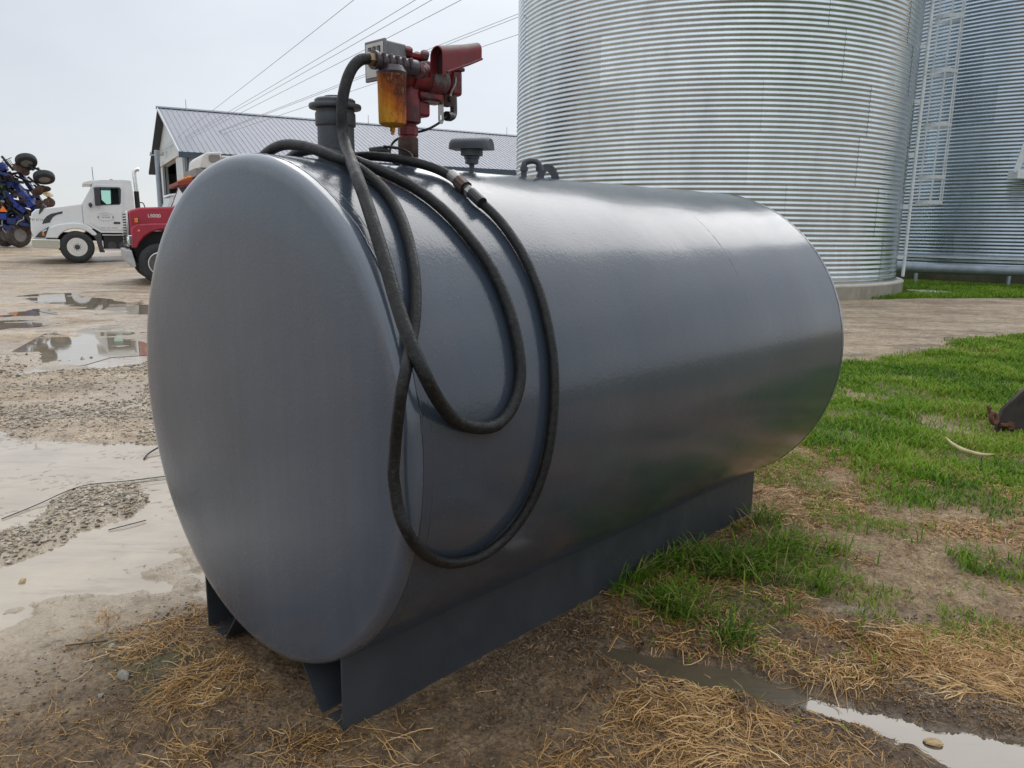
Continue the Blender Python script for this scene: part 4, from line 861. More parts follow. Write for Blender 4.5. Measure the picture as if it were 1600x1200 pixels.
# ------------------------------------------------------------------ folded tillage implement, far left
im = empty('folded_implement', (-20.72, 33.0, 0.57), math.radians(6), 'blue folded tillage implement with wing wheels in the air and an orange triangle', 'farm implement')
def ip(px, py, d=0.0): return Vector(((px - 24.0) * 0.0281, d, (385.0 - py) * 0.0263))
def ibar(a, b, w_, d=0.0, d2=None, m=None, n='frame_bar'):
    return MB().bar(ip(*a, d), ip(*b, d if d2 is None else d2), w_, w_, up=(0, 1, 0)).build(n, m or M_BLUE, im, bevel=0.012)
for a_, b_, w_, d_y, m_ in (((-30, 272), (14, 258), .22, 0, M_BLUE), ((2, 270), (20, 262), .26, -.3, M_BLUE), ((10, 262), (66, 352), .2, -.1, M_BLUE), ((-4, 280), (34, 352), .2, -.2, M_BLUE), ((14, 276), (48, 318), .24, .1, M_BLUE),
        ((-20, 296), (26, 356), .18, -.4, M_BLUED), ((26, 268), (60, 330), .17, .4, M_BLUED), ((-10, 262), (0, 350), .2, .5, M_BLUED), ((0, 318), (56, 318), .16, .3, M_BLUED), ((2, 334), (52, 330), .16, -.2, M_BLUED),
        ((40, 300), (54, 322), .26, -.45, M_BLUE), ((8, 338), (22, 338), .26, -.7, M_BLUE), ((-4, 350), (50, 346), .22, .2, M_BLUED), ((22, 344), (34, 346), .24, -.7, M_BLUED), ((30, 318), (44, 330), .2, -.5, M_BLUE),
        ((20, 300), (36, 322), .12, -.6, M_BLUE), ((-10, 300), (8, 296), .2, -.5, M_BLUE), ((-30, 330), (0, 322), .2, 0, M_BLUED)):
    ibar(a_, b_, w_, d_y, m=m_)
for a_, b_, d_y in (((24, 272), (56, 262), 0), ((46, 252), (54, 266), -.1), ((60, 262), (68, 278), -.1), ((22, 274), (44, 284), .2), ((14, 246), (26, 264), -.2), ((42, 276), (60, 292), .1), ((54, 262), (62, 266), 0), ((6, 312), (40, 300), -.5), ((2, 304), (44, 340), -.6), ((28, 306), (20, 330), .2), ((48, 288), (70, 310), .2), ((-6, 326), (16, 322), -.7), ((36, 330), (44, 350), -.3)):
    MB().bar(ip(*a_, d_y), ip(*b_, d_y), 0.08, 0.08, up=(0, 1, 0)).build('arm', M_CHASS, im)
def iwheel(px, py, R, W, axis, d=0.0, tm=None, name='wheel'):
    o = bpy.data.objects.new(name, None); col.objects.link(o); o.parent = im
    M = axisM(ip(px, py, d), axis)
    MB().lathe([(R * 0.55, -W / 2), (R * 0.8, -W / 2), (R * 0.96, -W * 0.36), (R, -W * 0.15), (R, W * 0.15), (R * 0.96, W * 0.36), (R * 0.8, W / 2), (R * 0.55, W / 2)], 32, M, closed=True).build('tyre', tm or M_TYRE, o)
    MB().lathe([(R * 0.56, -W * 0.4), (R * 0.5, -W * 0.1), (0.1, -W * 0.05), (0, -W * 0.05)], 24, M).lathe([(R * 0.56, W * 0.4), (R * 0.5, W * 0.1), (0.1, W * 0.05), (0, W * 0.05)], 24, M).build('rim', M_BOXG, o)
iwheel(46, 252.5, 0.40, 0.28, (0.32, -0.50, -0.80), -.15); iwheel(68.5, 276.5, 0.40, 0.28, (0.26, -0.45, -0.85), -.15)
iwheel(9, 366, 0.48, 0.32, (0.80, -0.6, 0), -.4, M_TYREM); iwheel(30, 366, 0.50, 0.34, (0.85, -0.52, 0), -.5, M_TYREM); iwheel(-14, 366, 0.48, 0.32, (0.8, -0.6, 0), -.2, M_TYREM)
iwheel(-30, 366, 0.46, 0.30, (0.9, -0.42, 0), .5, M_TYREM)
dm = MB().lathe([(0.20, 0.0), (0.17, 0.03), (0.05, 0.05), (0.0, 0.05), (0.0, 0.04), (0.17, 0.018)], 20, closed=False).mesh('disc_blade', M_BROWN, 40)
rd = random.Random(3)
gang = [((52, 336), (71, 316), 8), ((50, 300), (64, 292), 5), ((30, 262), (40, 268), 4), ((36, 352), (46, 356), 5), ((58, 320), (70, 328), 6), ((-8, 356), (20, 350), 5), ((26, 352), (36, 350), 3)]
for (a_, b_, n_) in gang:
    for k in range(n_):
        t_ = k / max(1, n_ - 1); px, py = a_[0] + (b_[0] - a_[0]) * t_, a_[1] + (b_[1] - a_[1]) * t_
        o = bpy.data.objects.new('disc_blade', dm); col.objects.link(o); o.parent = im
        o.matrix_local = axisM(ip(px + rd.uniform(-2, 2), py + rd.uniform(-3, 3), rd.uniform(-.4, .3)), (rd.uniform(0.2, 1), rd.uniform(-1, -0.1), rd.uniform(-.8, .8)))
    MB().cyl(ip(*a_), ip(*b_), 0.035, 8).build('gang_shaft', M_BROWN, im)
o = bpy.data.objects.new('disc_blade', MB().lathe([(0.20, 0), (0.16, 0.03), (0, 0.05)], 20).mesh('disc_blade', M_TAN, 40)); col.objects.link(o); o.parent = im; o.matrix_local = axisM(ip(74, 303, -.3), (0.35, -0.35, 0.87))
for m_, nn_, w0, w1_ in ((M_CHASS, 190, 0.04, 0.12), (M_BLUED, 90, 0.08, 0.17), (M_BROWN, 70, 0.05, 0.12)):
    b = MB()
    for k in range(nn_):
        t_ = rd.random(); px = rd.uniform(-30, 14 + 50 * t_); py = 268 + 84 * t_ + rd.uniform(-10, 10); a_ = rd.choice((0.95, -0.35, 1.4, 0.2)) + rd.uniform(-.25, .25); ln_ = rd.uniform(6, 20); d_y = rd.uniform(-.85, .6)
        if px > 62 or py > 358: continue
        b.bar(ip(px, py, d_y), ip(px + ln_ * math.cos(a_), py + ln_ * math.sin(a_), d_y + rd.uniform(-.1, .1)), rd.uniform(w0, w1_), rd.uniform(w0, w1_), up=(0, 1, 0))
    tag(b.build('linkage', m_, im), kind='stuff')
b = MB()
for k in range(5): b.cyl(ip(18 + k * 2.0, 252.5 - k * 0.4, -.3), ip(22.5 + k * 1.8, 261 - k * 0.6, -.3), 0.012, 6)
b.cyl(ip(15, 254, -.3), ip(29, 248, -.3), 0.015, 6).cyl(ip(21, 262, -.3), ip(33, 257, -.3), 0.015, 6).build('coil_basket', M_CHASS, im)
b = MB()
for k in range(4): b.cyl(ip(43 + k * 3, 282 + k * .4, -.2), ip(45 + k * 3, 289, -.2), 0.012, 6)
b.cyl(ip(41, 281, -.2), ip(56, 284, -.2), 0.015, 6).cyl(ip(44, 289, -.2), ip(57, 290, -.2), 0.015, 6).build('coil_basket', M_CHASS, im)
MB().sphere(ip(13, 292, -.5), (0.12, 0.10, 0.15), 12, 8).build('canister', M_GREENC, im); MB().sphere(ip(17, 301, -.4), (0.11, 0.10, 0.13), 12, 8).build('canister', M_GREENC, im)
MB().sphere(ip(17, 315.5, -.7), (0.09, 0.09, 0.07), 12, 8).build('canister', M_BOXG, im)
c_ = ip(21, 327, -.95); MB().prism([(c_.x - 0.16, c_.z - 0.10), (c_.x + 0.16, c_.z - 0.10), (c_.x + 0.0, c_.z + 0.14)], -.96, -.94, 'y').build('warning_triangle', M_ORANGE, im)
c_ = ip(0.5, 324, -.95); MB().box((c_.x - 0.12, -.97, c_.z - 0.05), (c_.x + 0.09, -.93, c_.z + 0.06)).build('tail_lamp', M_REDL, im, bevel=0.01)
for pts_ in ([(0, 350), (6, 349), (12, 351), (16, 352), (17, 344)], [(36, 350), (40, 345), (46, 342), (47, 338)], [(16, 356), (20, 362), (22, 364)]):
    MB().tube(spline([ip(a_, b_, -.9) for a_, b_ in pts_], 5), 0.018, 8).build('hydraulic_hose', M_HOSEG, im)

# ------------------------------------------------------------------ the fuel tank
RT, CZ, TL = 0.813, 0.92385, 2.748
TRZ2 = math.atan2(-TA[0], TA[1])
tank = empty('fuel_tank', (TC[0], TC[1], 0), TRZ2, 'big dark grey painted steel fuel tank lying on two skids in the foreground', 'fuel tank')
Ax = Matrix.Translation((0, 0, CZ)) @ Matrix.Rotation(-PI / 2, 4, 'X')          # local z -> +y (tank axis)
sh = MB().lathe([(RT, 0.0)] + [(RT + 0.0012 * math.sin(i * 1.3), TL * i / 24) for i in range(1, 24)] + [(RT, TL)], 192, Ax)
sh.f = sh.f[:-2]; sh.build('shell', M_TANK, tank, ang=60)
rk = 0.030
def cap_prof(y0, sgn):
    P = [(0.0, y0 - sgn * 0.060 - sgn * 0.004)]
    for r_ in (0.15, 0.3, 0.45, 0.6, 0.7): P.append((r_, y0 - sgn * 0.060 - sgn * 0.004 * (1 - (r_ / 0.75) ** 2)))
    for i in range(9):
        a_ = PI / 2 * i / 8; P.append((RT - 0.0006 - rk + rk * math.sin(a_), y0 - sgn * (0.018 + rk * math.cos(a_))))
    P.append((RT - 0.0006, y0)); return P
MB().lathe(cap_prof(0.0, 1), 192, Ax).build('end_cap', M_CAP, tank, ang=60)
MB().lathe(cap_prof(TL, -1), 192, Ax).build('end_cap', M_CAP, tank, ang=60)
def weld(y0, r_, nm='weld_seam'):
    b = MB(); n_ = 300; m_ = 6; rw = random.Random(int(y0 * 100) + 5); vs = []; fs = []
    for i in range(n_):
        a_ = 2 * PI * i / n_; j_ = rw.uniform(-0.0015, 0.0015)
        for k in range(m_):
            q = 2 * PI * k / m_; rr_ = RT + r_ * 0.55 * math.cos(q) + j_ * 0.4; vs.append((rr_ * math.cos(a_), y0 + r_ * 1.4 * math.sin(q) + j_, CZ + rr_ * math.sin(a_)))
    for i in range(n_):
        for k in range(m_): i2 = (i + 1) % n_; k2 = (k + 1) % m_; fs.append((i * m_ + k, i2 * m_ + k, i2 * m_ + k2, i * m_ + k2))
    b.add(vs, fs).build(nm, M_TANK, tank, ang=60)
weld(0.0, 0.0028); weld(0.030, 0.0016); weld(1.819, 0.0027); weld(TL, 0.0028)
A0, A1 = -0.027, 2.635
for s_ in (1, -1):
    sk = bpy.data.objects.new('skid', None); col.objects.link(sk); sk.parent = tank
    zt = CZ - math.sqrt((RT - 0.004) ** 2 - 0.4474 ** 2)
    ysec = [(A0, -0.03), (A1, -0.03), (A1, zt + 0.01), (A0, zt + 0.01)]
    MB().prism(ysec, s_ * 0.4434, s_ * 0.4514, 'x').build('outer_plate', M_SKID, sk, bevel=0.0015)
    zi = CZ - math.sqrt((RT - 0.004) ** 2 - 0.215 ** 2)
    MB().prism([(s_ * 0.208, zi + 0.005), (s_ * 0.216, zi + 0.005), (s_ * 0.350, -0.02), (s_ * 0.342, -0.02)], A0 + 0.004, A1 - 0.004, 'y').build('inner_plate', M_SKID, sk)
    MB().box((min(s_ * 0.352, s_ * 0.442), A0 + 0.006, -0.02), (max(s_ * 0.352, s_ * 0.442), A1 - 0.006, 0.012)).build('foot_plate', M_SKID, sk)
TOP = CZ + RT
# filler pipe with flanged cap
fp = bpy.data.objects.new('filler_pipe', None); col.objects.link(fp); fp.parent = tank; fp.location = (0, 0.315, TOP)
def lz(prof, n, nm, m, p, M=None, **k): return MB().lathe(prof, n, M).build(nm, m, p, **k)
lz([(0.060, -0.03), (0.0595, 0.118), (0.0, 0.118)], 40, 'pipe', M_FITTING, fp)
lz([(0.0645, 0.112), (0.0655, 0.114), (0.0655, 0.150), (0.0645, 0.153), (0.055, 0.153)], 40, 'collar', M_FITTING, fp)
lz([(0.062, 0.150), (0.062, 0.163), (0.083, 0.166), (0.085, 0.170), (0.085, 0.177), (0.083, 0.180), (0.06, 0.181)], 40, 'flange', M_FITTING, fp)
lz([(0.066, 0.181), (0.066, 0.193), (0.060, 0.198), (0.036, 0.2), (0.034, 0.206), (0.0, 0.207)], 40, 'cap', M_FITTING, fp)
# mushroom vent
vn = bpy.data.objects.new('vent', None); col.objects.link(vn); vn.parent = tank; vn.location = (0, 0.935, TOP)
lz([(0.020, -0.02), (0.0175, 0.0), (0.0105, 0.006), (0.0105, 0.034), (0.024, 0.036)], 20, 'stem', M_FITTING, vn)
lz([(0.018, 0.032), (0.026, 0.034), (0.026, 0.052), (0.030, 0.053), (0.030, 0.066), (0.0, 0.066)], 8, 'neck', M_FITTING, vn, ang=20)
lz([(0.044, 0.064), (0.044, 0.092), (0.0, 0.092)], 6, 'hex_collar', M_FITTING, vn, ang=20)
vm = Matrix.Rotation(math.radians(12), 4, 'Z')
hdv = []
for i in range(13):
    a_ = PI * i / 12; hdv.append((0.052 * math.cos(a_), 0.088 + 0.045 * math.sin(a_) ** 0.75))
b = MB(); n0 = len(hdv); vs = []
for x_, k_ in ((-0.082, 0.75), (-0.074, 0.95), (-0.06, 1.0), (0.06, 1.0), (0.072, 0.97), (0.078, 0.86)):
    for (yy, zz) in hdv: vs.append((x_, yy * k_, 0.088 + (zz - 0.088) * k_))
fs = []
for i in range(5):
    for j in range(n0 - 1): fs.append((i * n0 + j, i * n0 + j + 1, (i + 1) * n0 + j + 1, (i + 1) * n0 + j))
    fs.append((i * n0 + n0 - 1, i * n0, (i + 1) * n0, (i + 1) * n0 + n0 - 1))
fs.append(tuple(range(n0))); fs.append(tuple(range(5 * n0, 6 * n0)))
b.add(vs, fs, Matrix.Rotation(math.radians(28), 4, 'Z')).build('hood', M_FITTING, vn)
# gooseneck vent and lifting lug
gp = spline([(0, 1.235, TOP - 0.02), (0, 1.235, TOP + 0.045), (0.004, 1.243, TOP + 0.062), (0.02, 1.262, TOP + 0.068), (0.036, 1.281, TOP + 0.060), (0.042, 1.288, TOP + 0.035)], 6)
gk = MB().tube(gp, 0.0125, 14).build('gooseneck_vent', M_FITTING, tank)
MB().tube([(0, 1.235, TOP + 0.026), (0, 1.235, TOP + 0.042)], 0.0165, 14).build('fitting_band', M_FITTING, gk); MB().tube([(0.040, 1.285, TOP + 0.046), (0.043, 1.289, TOP + 0.028)], 0.0165, 14).build('fitting_band', M_FITTING, gk)
b = MB(); lp = [(-0.006, 1.335, TOP - 0.01), (0.0, 1.350, TOP + 0.032), (0.006, 1.368, TOP + 0.047), (0.014, 1.385, TOP + 0.044), (0.022, 1.402, TOP + 0.026), (0.026, 1.412, TOP - 0.01)]
lp = spline(lp, 4)
for i in range(len(lp) - 1): b.bar(lp[i], lp[i + 1] + (lp[i + 1] - lp[i]) * 0.1, 0.032, 0.008, up=(0.85, -0.5, 0.1))
b.build('lifting_lug', M_FITTING, tank)

# ------------------------------------------------------------------ transfer pump (frame as the tank's: x right flank, y along the tank)
pump = empty('fuel_pump', tuple(Matrix.Translation((TC[0], TC[1], 0)) @ Matrix.Rotation(TRZ2, 4, 'Z') @ Vector((0, 0.62, TOP))), TRZ2, 'weathered red fuel pump with meter and orange filter standing on the tank top', 'pump')
def pp(b, n, m, **k): return b.build(n, m, pump, **k)
pp(MB().lathe([(0.034, -0.02), (0.034, 0.036), (0.0, 0.036)], 24), 'riser', M_TANK)
pp(MB().lathe([(0.0, 0.034), (0.033, 0.034), (0.036, 0.038), (0.036, 0.100), (0.033, 0.104), (0.0, 0.104)], 28), 'bung_coupling', M_RUST)
pp(MB().lathe([(0.030, 0.102), (0.030, 0.112)], 24).lathe([(0.034, 0.110), (0.036, 0.113), (0.036, 0.140), (0.033, 0.144)], 8).lathe([(0.030, 0.142), (0.031, 0.158), (0.0, 0.158)], 24), 'union_nut', M_PRED, ang=25)
pp(MB().lathe([(0.036, 0.150), (0.046, 0.156), (0.047, 0.20), (0.044, 0.25), (0.04, 0.275), (0.0, 0.275)], 28), 'inlet_body', M_PRED)
pp(MB().box((-0.035, 0.0, 0.178), (0.035, 0.078, 0.232)), 'bypass_block', M_PRED, bevel=0.010)
AY = Matrix.Translation((0.0, 0, 0.312)) @ Matrix.Rotation(-PI / 2, 4, 'X')
pp(MB().lathe([(0.0, -0.062), (0.052, -0.062), (0.056, -0.058), (0.056, -0.01), (0.063, -0.006), (0.063, 0.012), (0.056, 0.016), (0.056, 0.08), (0.0, 0.08)], 36, AY), 'pump_body', M_PRED)
pp(MB().lathe([(0.0, 0.075), (0.058, 0.075), (0.064, 0.082), (0.064, 0.120), (0.058, 0.150), (0.040, 0.172), (0.0, 0.178)], 36, AY), 'motor_bell', M_PWORN)
pp(MB().box((-0.045, 0.175, 0.268), (0.04, 0.232, 0.362)), 'junction_box', M_PRED, bevel=0.012)
pp(MB().box((-0.050, 0.172, 0.356), (0.045, 0.238, 0.370)), 'box_lid', M_PWORN, bevel=0.004)
pp(MB().box((-0.045, 0.02, 0.235), (0.05, 0.165, 0.262)), 'bracket', M_PRED, bevel=0.008)
pp(MB().box((-0.02, -0.03, 0.370), (0.035, 0.07, 0.388)), 'top_plate', M_PRED, bevel=0.004)
for x_, y_ in ((0.03, -0.02), (0.03, 0.055), (-0.012, 0.055)):
    M = axisM((x_, y_, 0.385), (0.5, -0.2, 0.8)); pp(MB().lathe([(0.016, -0.006), (0.016, 0.012), (0.011, 0.017), (0.0, 0.017)], 12, M), 'bolt', M_PWORN)
# meter
pp(MB().box((-0.068, -0.120, 0.290), (0.036, -0.030, 0.408)), 'meter_case', M_MGREY, bevel=0.006)
pp(MB().box((-0.073, -0.129, 0.280), (0.041, -0.118, 0.413)), 'meter_bezel', M_MGREY, bevel=0.004)
mf = pp(MB().box((-0.062, -0.1325, 0.291), (0.034, -0.1285, 0.402)), 'meter_face', M_MFACE, bevel=0.002)
for k in range(3):
    x_ = -0.046 + k * 0.025; wd = MB().box((x_, -0.1345, 0.362), (x_ + 0.017, -0.132, 0.390)).build('digit_window', M_BLACK, mf)
    MB().box((x_ + 0.005, -0.1352, 0.367), (x_ + 0.012, -0.1343, 0.385)).build('digit', M_MGREY, mf)
pp(MB().lathe([(0.02, 0), (0.02, 0.012), (0.014, 0.018), (0, 0.018)], 16, axisM((-0.068, -0.07, 0.35), (-1, 0, 0))), 'reset_knob', M_BLACK)
pp(MB().cyl((-0.03, -0.04, 0.34), (-0.0, -0.005, 0.33), 0.03, 18), 'meter_flange', M_PRED)
# outlet pipe, filter head, filter
FX, FY = 0.100, -0.147
pp(MB().cyl((FX - 0.006, -0.035, 0.320), (FX - 0.06, 0.03, 0.325), 0.0235, 18).cyl((FX - 0.004, -0.05, 0.3195), (FX - 0.018, -0.022, 0.321), 0.031, 6), 'outlet_elbow', M_PWORN, ang=25)
pp(MB().tube([(FX, -0.215, 0.320), (FX, -0.06, 0.320), (FX, -0.045, 0.320)], 0.0255, 20).lathe([(0.030, 0.0), (0.030, 0.012)], 20, axisM((FX, -0.222, 0.320), (0, 1, 0)))
   .lathe([(0.050, 0.318), (0.052, 0.326), (0.040, 0.346), (0.0, 0.352)], 28, Matrix.Translation((FX, FY, -0.035))), 'filter_head', M_DPAINT)
for k in range(5): pp(MB().bar((FX - 0.028, -0.195 + k * 0.028, 0.326), (FX + 0.030, -0.195 + k * 0.028, 0.326), 0.010, 0.034), 'cooling_rib', M_DPAINT, bevel=0.003)
pp(MB().lathe([(0.020, 0), (0.0225, 0.003), (0.0225, 0.022), (0.020, 0.024)], 6, axisM((FX, -0.246, 0.320), (0, 1, 0))), 'hose_nut', M_BRASS, ang=25)
fo = bpy.data.objects.new('spin_on_filter', None); col.objects.link(fo); fo.parent = pump; fo.location = (FX, FY, 0.203); fo.scale = (0.97, 0.97, 0.96)
MB().lathe([(0.0, -0.092), (0.012, -0.090), (0.034, -0.086), (0.046, -0.078), (0.0475, -0.072), (0.0495, 0.074), (0.051, 0.076), (0.051, 0.084), (0.0, 0.084)], 44).build('can', M_FILT, fo)
MB().lathe([(0.009, -0.086), (0.009, -0.104), (0.006, -0.107), (0.006, -0.114), (0.0, -0.115)], 14).build('drain', M_FILT, fo)
# nozzle boot: an inverted channel rising away
b = MB(); sec = []
for i in range(15):
    a_ = PI * i / 14; sec.append((-math.cos(a_), math.sin(a_)))
def ring(y_, cx_, hw, zb, ztop, th_=0.0):
    pts = [(cx_ - (hw - th_), y_, zb)] + [(cx_ + c0 * (hw - th_), y_, ztop - hw * 1.0 + s0 * (hw - th_)) for c0, s0 in sec] + [(cx_ + (hw - th_), y_, zb)]
    return pts
st_ = [(0.055, 0.094, 0.034, 0.306, 0.410), (0.075, 0.093, 0.035, 0.322, 0.414), (0.19, 0.083, 0.033, 0.366, 0.438), (0.252, 0.088, 0.030, 0.394, 0.454)]
vs = []; fs = []
for (y_, cx_, hw, zb, zt_) in st_: vs += ring(y_, cx_, hw, zb, zt_) + ring(y_, cx_, hw, zb, zt_, 0.004)
m_ = len(sec) + 2; K = 2 * m_
for i in range(len(st_) - 1):
    for j in range(m_ - 1):
        fs.append((i * K + j, i * K + j + 1, (i + 1) * K + j + 1, (i + 1) * K + j)); fs.append((i * K + m_ + j, (i + 1) * K + m_ + j, (i + 1) * K + m_ + j + 1, i * K + m_ + j + 1))
    for j in (0, m_ - 1): fs.append((i * K + j, (i + 1) * K + j, (i + 1) * K + m_ + j, i * K + m_ + j))
for i in (0, len(st_) - 1):
    for j in range(m_ - 1): fs.append((i * K + j, i * K + j + 1, i * K + m_ + j + 1, i * K + m_ + j))
o3 = 3 * K; fs.append(tuple(o3 + j for j in range(m_)))
boot = pp(b.add(vs, fs), 'nozzle_boot', M_BOOT)
MB().prism([(0.062, 0.325), (0.123, 0.325), (0.123, 0.380), (0.108, 0.403), (0.077, 0.403), (0.062, 0.380)], 0.085, 0.089, 'y').build('back_plate', M_DRED, boot)  # dark sheet painted as the shade within the open channel
b = MB(); b.tube([(0.128, 0.075, 0.322), (0.117, 0.19, 0.366), (0.119, 0.253, 0.394)], 0.004, 8).build('rolled_edge', M_BOOT, boot)
# switch lever, bracket, conduit elbow, cord
pp(MB().tube(spline([(0.07, 0.165, 0.325), (0.075, 0.16, 0.30), (0.068, 0.15, 0.275), (0.064, 0.146, 0.258)], 4), [0.004] * 12 + [0.006], 8), 'switch_lever', M_STEEL)
b = MB().prism([(0.098, 0.168), (0.098, 0.23), (0.105, 0.24), (0.114, 0.24), (0.121, 0.23), (0.121, 0.168), (0.115, 0.158), (0.104, 0.158)], 0.052, 0.056, 'x', [[(0.105, 0.170), (0.114, 0.170), (0.114, 0.188), (0.105, 0.188)]])
pp(b, 'hanger_strap', M_STEEL)
pp(MB().cyl((0.050, 0.11, 0.232), (0.066, 0.108, 0.232), 0.008, 8).cyl((0.040, 0.15, 0.25), (0.068, 0.148, 0.25), 0.010, 8).box((0.02, 0.13, 0.225), (0.055, 0.17, 0.262)), 'latch', M_RUST)
pp(MB().tube(spline([(0.02, 0.20, 0.275), (0.022, 0.20, 0.235), (0.024, 0.198, 0.208), (0.030, 0.186, 0.194), (0.036, 0.168, 0.192)], 5), 0.0135, 14), 'conduit_elbow', M_DPAINT)
pp(MB().cyl((0.035, 0.172, 0.192), (0.043, 0.146, 0.190), 0.0175, 12), 'cable_gland', M_BLACK)
pp(MB().tube(spline([(0.042, 0.148, 0.190), (0.045, 0.105, 0.160), (0.02, 0.065, 0.135), (-0.045, 0.03, 0.120), (-0.06, -0.02, 0.09), (-0.05, -0.045, 0.045), (-0.03, -0.04, 0.014), (-0.06, 0.05, 0.004), (-0.15, 0.15, -0.012)], 8), 0.0045, 8), 'power_cord', M_BLACK)

# ------------------------------------------------------------------ hose draped over the tank
HA = [(0.103,0.378,2.057),(0.101,0.345,2.046),(0.099,0.312,2.012),(0.101,0.283,1.949),(0.104,0.267,1.870),(0.138,0.252,1.785),(0.434,0.082,1.670),(0.540,0.040,1.584),(0.623,0.010,1.499),(0.693,-0.012,1.413),(0.755,-0.030,1.329),(0.812,-0.042,1.255),(0.858,-0.034,1.176),(0.846,0.024,1.096),(0.826,0.096,1.034),(0.828,0.169,1.003),(0.829,0.242,0.997),(0.825,0.305,1.030),(0.814,0.350,1.095),(0.797,0.367,1.164),(0.765,0.375,1.251),(0.721,0.377,1.339),(0.669,0.372,1.419),(0.601,0.352,1.499),(0.522,0.331,1.572),(0.429,0.300,1.637),(0.352,0.254,1.681)]
HB = [(0.28,0.222,1.709),(0.18,0.21,1.737),(0.05,0.215,1.765),(-0.07,0.215,1.762),(-0.18,0.225,1.735),(-0.27,0.21,1.709),(-0.26,0.155,1.712),(-0.16,0.125,1.740),(-0.02,0.118,1.773),(0.12,0.122,1.762)]
HD = [(0.251,0.139,1.724),(0.315,0.170,1.697),(0.423,0.175,1.640),(0.500,0.162,1.589),(0.571,0.139,1.529),(0.638,0.109,1.457),(0.692,0.077,1.385),(0.738,0.038,1.308),(0.767,0.001,1.249),(0.824,-0.060,1.199),(0.831,-0.085,1.133),(0.815,-0.085,1.059),(0.796,-0.080,0.981),(0.792,-0.080,0.906),(0.805,-0.080,0.834),(0.824,-0.070,0.781),(0.818,-0.030,0.719),(0.786,0.057,0.648),(0.769,0.141,0.607),(0.762,0.235,0.590),(0.771,0.318,0.612),(0.791,0.378,0.666),(0.812,0.423,0.744),(0.828,0.452,0.841),(0.832,0.473,0.946),(0.821,0.493,1.057),(0.796,0.510,1.167),(0.753,0.523,1.277),(0.697,0.534,1.378),(0.627,0.537,1.471),(0.535,0.532,1.561),(0.458,0.514,1.618)]
HE = [(0.458,0.514,1.618),(0.384,0.522,1.664),(0.312,0.532,1.695),(0.24,0.520,1.722),(0.16,0.47,1.745),(0.08,0.43,1.757),(0.0,0.40,1.760),(-0.12,0.40,1.752),(-0.26,0.42,1.722)]
HR = 0.0168
def settle(P):
    o = []
    for q in P:
        r_ = math.hypot(q.x, q.z - CZ)
        if q.y > -0.02:
            need = RT + HR + 0.002
            if r_ < need: k = need / r_; q = Vector((q.x * k, q.y, CZ + (q.z - CZ) * k))
        elif r_ < RT - 0.02: q = Vector((q.x, min(q.y, -0.066 - HR), q.z))
        o.append(q)
    for _ in range(3):
        o = [o[0]] + [(o[i - 1] + o[i] * 2 + o[i + 1]) / 4 for i in range(1, len(o) - 1)] + [o[-1]]
    return o
hose = empty('fuel_hose', (TC[0], TC[1], 0), TRZ2, 'long black rubber fuel hose looped from the pump down over the tank flank', 'hose')
hp_ = settle(spline(HA + HB + HD, 8)); nA_ = 8 * len(HA); nB_ = nA_ + 8 * len(HB)
MB().tube(hp_, [0.0180 if i < nA_ * 0.6 else (0.0166 if i < nB_ else 0.0152) for i in range(len(hp_))], 14).build('hose_line', M_HOSE, hose, ang=60)
MB().tube(settle(spline(HE, 8)), 0.0154, 14).build('hose_tail', M_HOSE, hose, ang=60)
c0, c1 = Vector((0.455, 0.513, 1.625)), Vector((0.335, 0.529, 1.692)); dc = (c1 - c0)
cp_ = bpy.data.objects.new('coupling', None); col.objects.link(cp_); cp_.parent = hose
def cseg(a_, b_, r_, n_, nm, m_): MB().cyl(c0 + dc * a_, c0 + dc * b_, r_ * 0.86, n_).build(nm, m_, cp_, ang=25)
cseg(-0.35, 0.12, 0.0215, 12, 'crimp_sleeve', M_BLACK); cseg(0.10, 0.24, 0.0225, 6, 'hex_nut', M_STEEL); cseg(0.24, 0.36, 0.0185, 16, 'collar', M_BLACK); cseg(0.36, 0.70, 0.0262, 10, 'swivel', M_FIT); cseg(0.70, 0.78, 0.0225, 16, 'collar', M_STEEL); cseg(0.78, 1.02, 0.0225, 14, 'ferrule', M_STEEL)
nzl = bpy.data.objects.new('nozzle_cap', None); col.objects.link(nzl); nzl.parent = hose
MB().tube([(0.02, 0.435, 1.775), (0.045, 0.465, 1.782), (0.06, 0.49, 1.776)], [0.016, 0.015, 0.010], 12).build('plug', M_BLACK, nzl)
MB().tube(spline([(0.05, 0.47, 1.795), (0.08, 0.52, 1.79), (0.10, 0.545, 1.775), (0.11, 0.55, 1.755)], 5), 0.005, 8).build('strap', M_BLACK, nzl)

# ------------------------------------------------------------------ bucket corner at the right edge
bk = empty('loader_bucket', (3.9, 6.0, 0), 0, 'rusty dark steel bucket corner poking in at the right edge above the grass', 'bucket')
MB().prism([(-0.030, 0.0), (0.0, 0.170), (0.15, 0.335), (0.95, 0.62), (1.0, 0.05), (0.20, -0.02)], 0.0, 0.03, 'y').build('side_plate', M_BUCKET, bk, bevel=0.004)
MB().prism([(-0.032, 0.0), (0.0, 0.172), (0.15, 0.338), (0.95, 0.622), (0.95, 0.585), (0.165, 0.305), (0.022, 0.150), (0.0, 0.0)], -0.012, -0.0005, 'y').build('edge_rim', M_BUCKET, bk)
MB().prism([(0.02, -0.02), (1.0, 0.03), (1.0, 0.05), (0.02, 0.0)], 0.031, 0.6, 'y').build('floor_plate', M_BUCKET, bk)
MB().prism([(0.95, 0.05), (0.95, 0.62), (0.97, 0.62), (0.97, 0.05)], 0.031, 0.6, 'y').build('back_plate', M_BUCKET, bk)
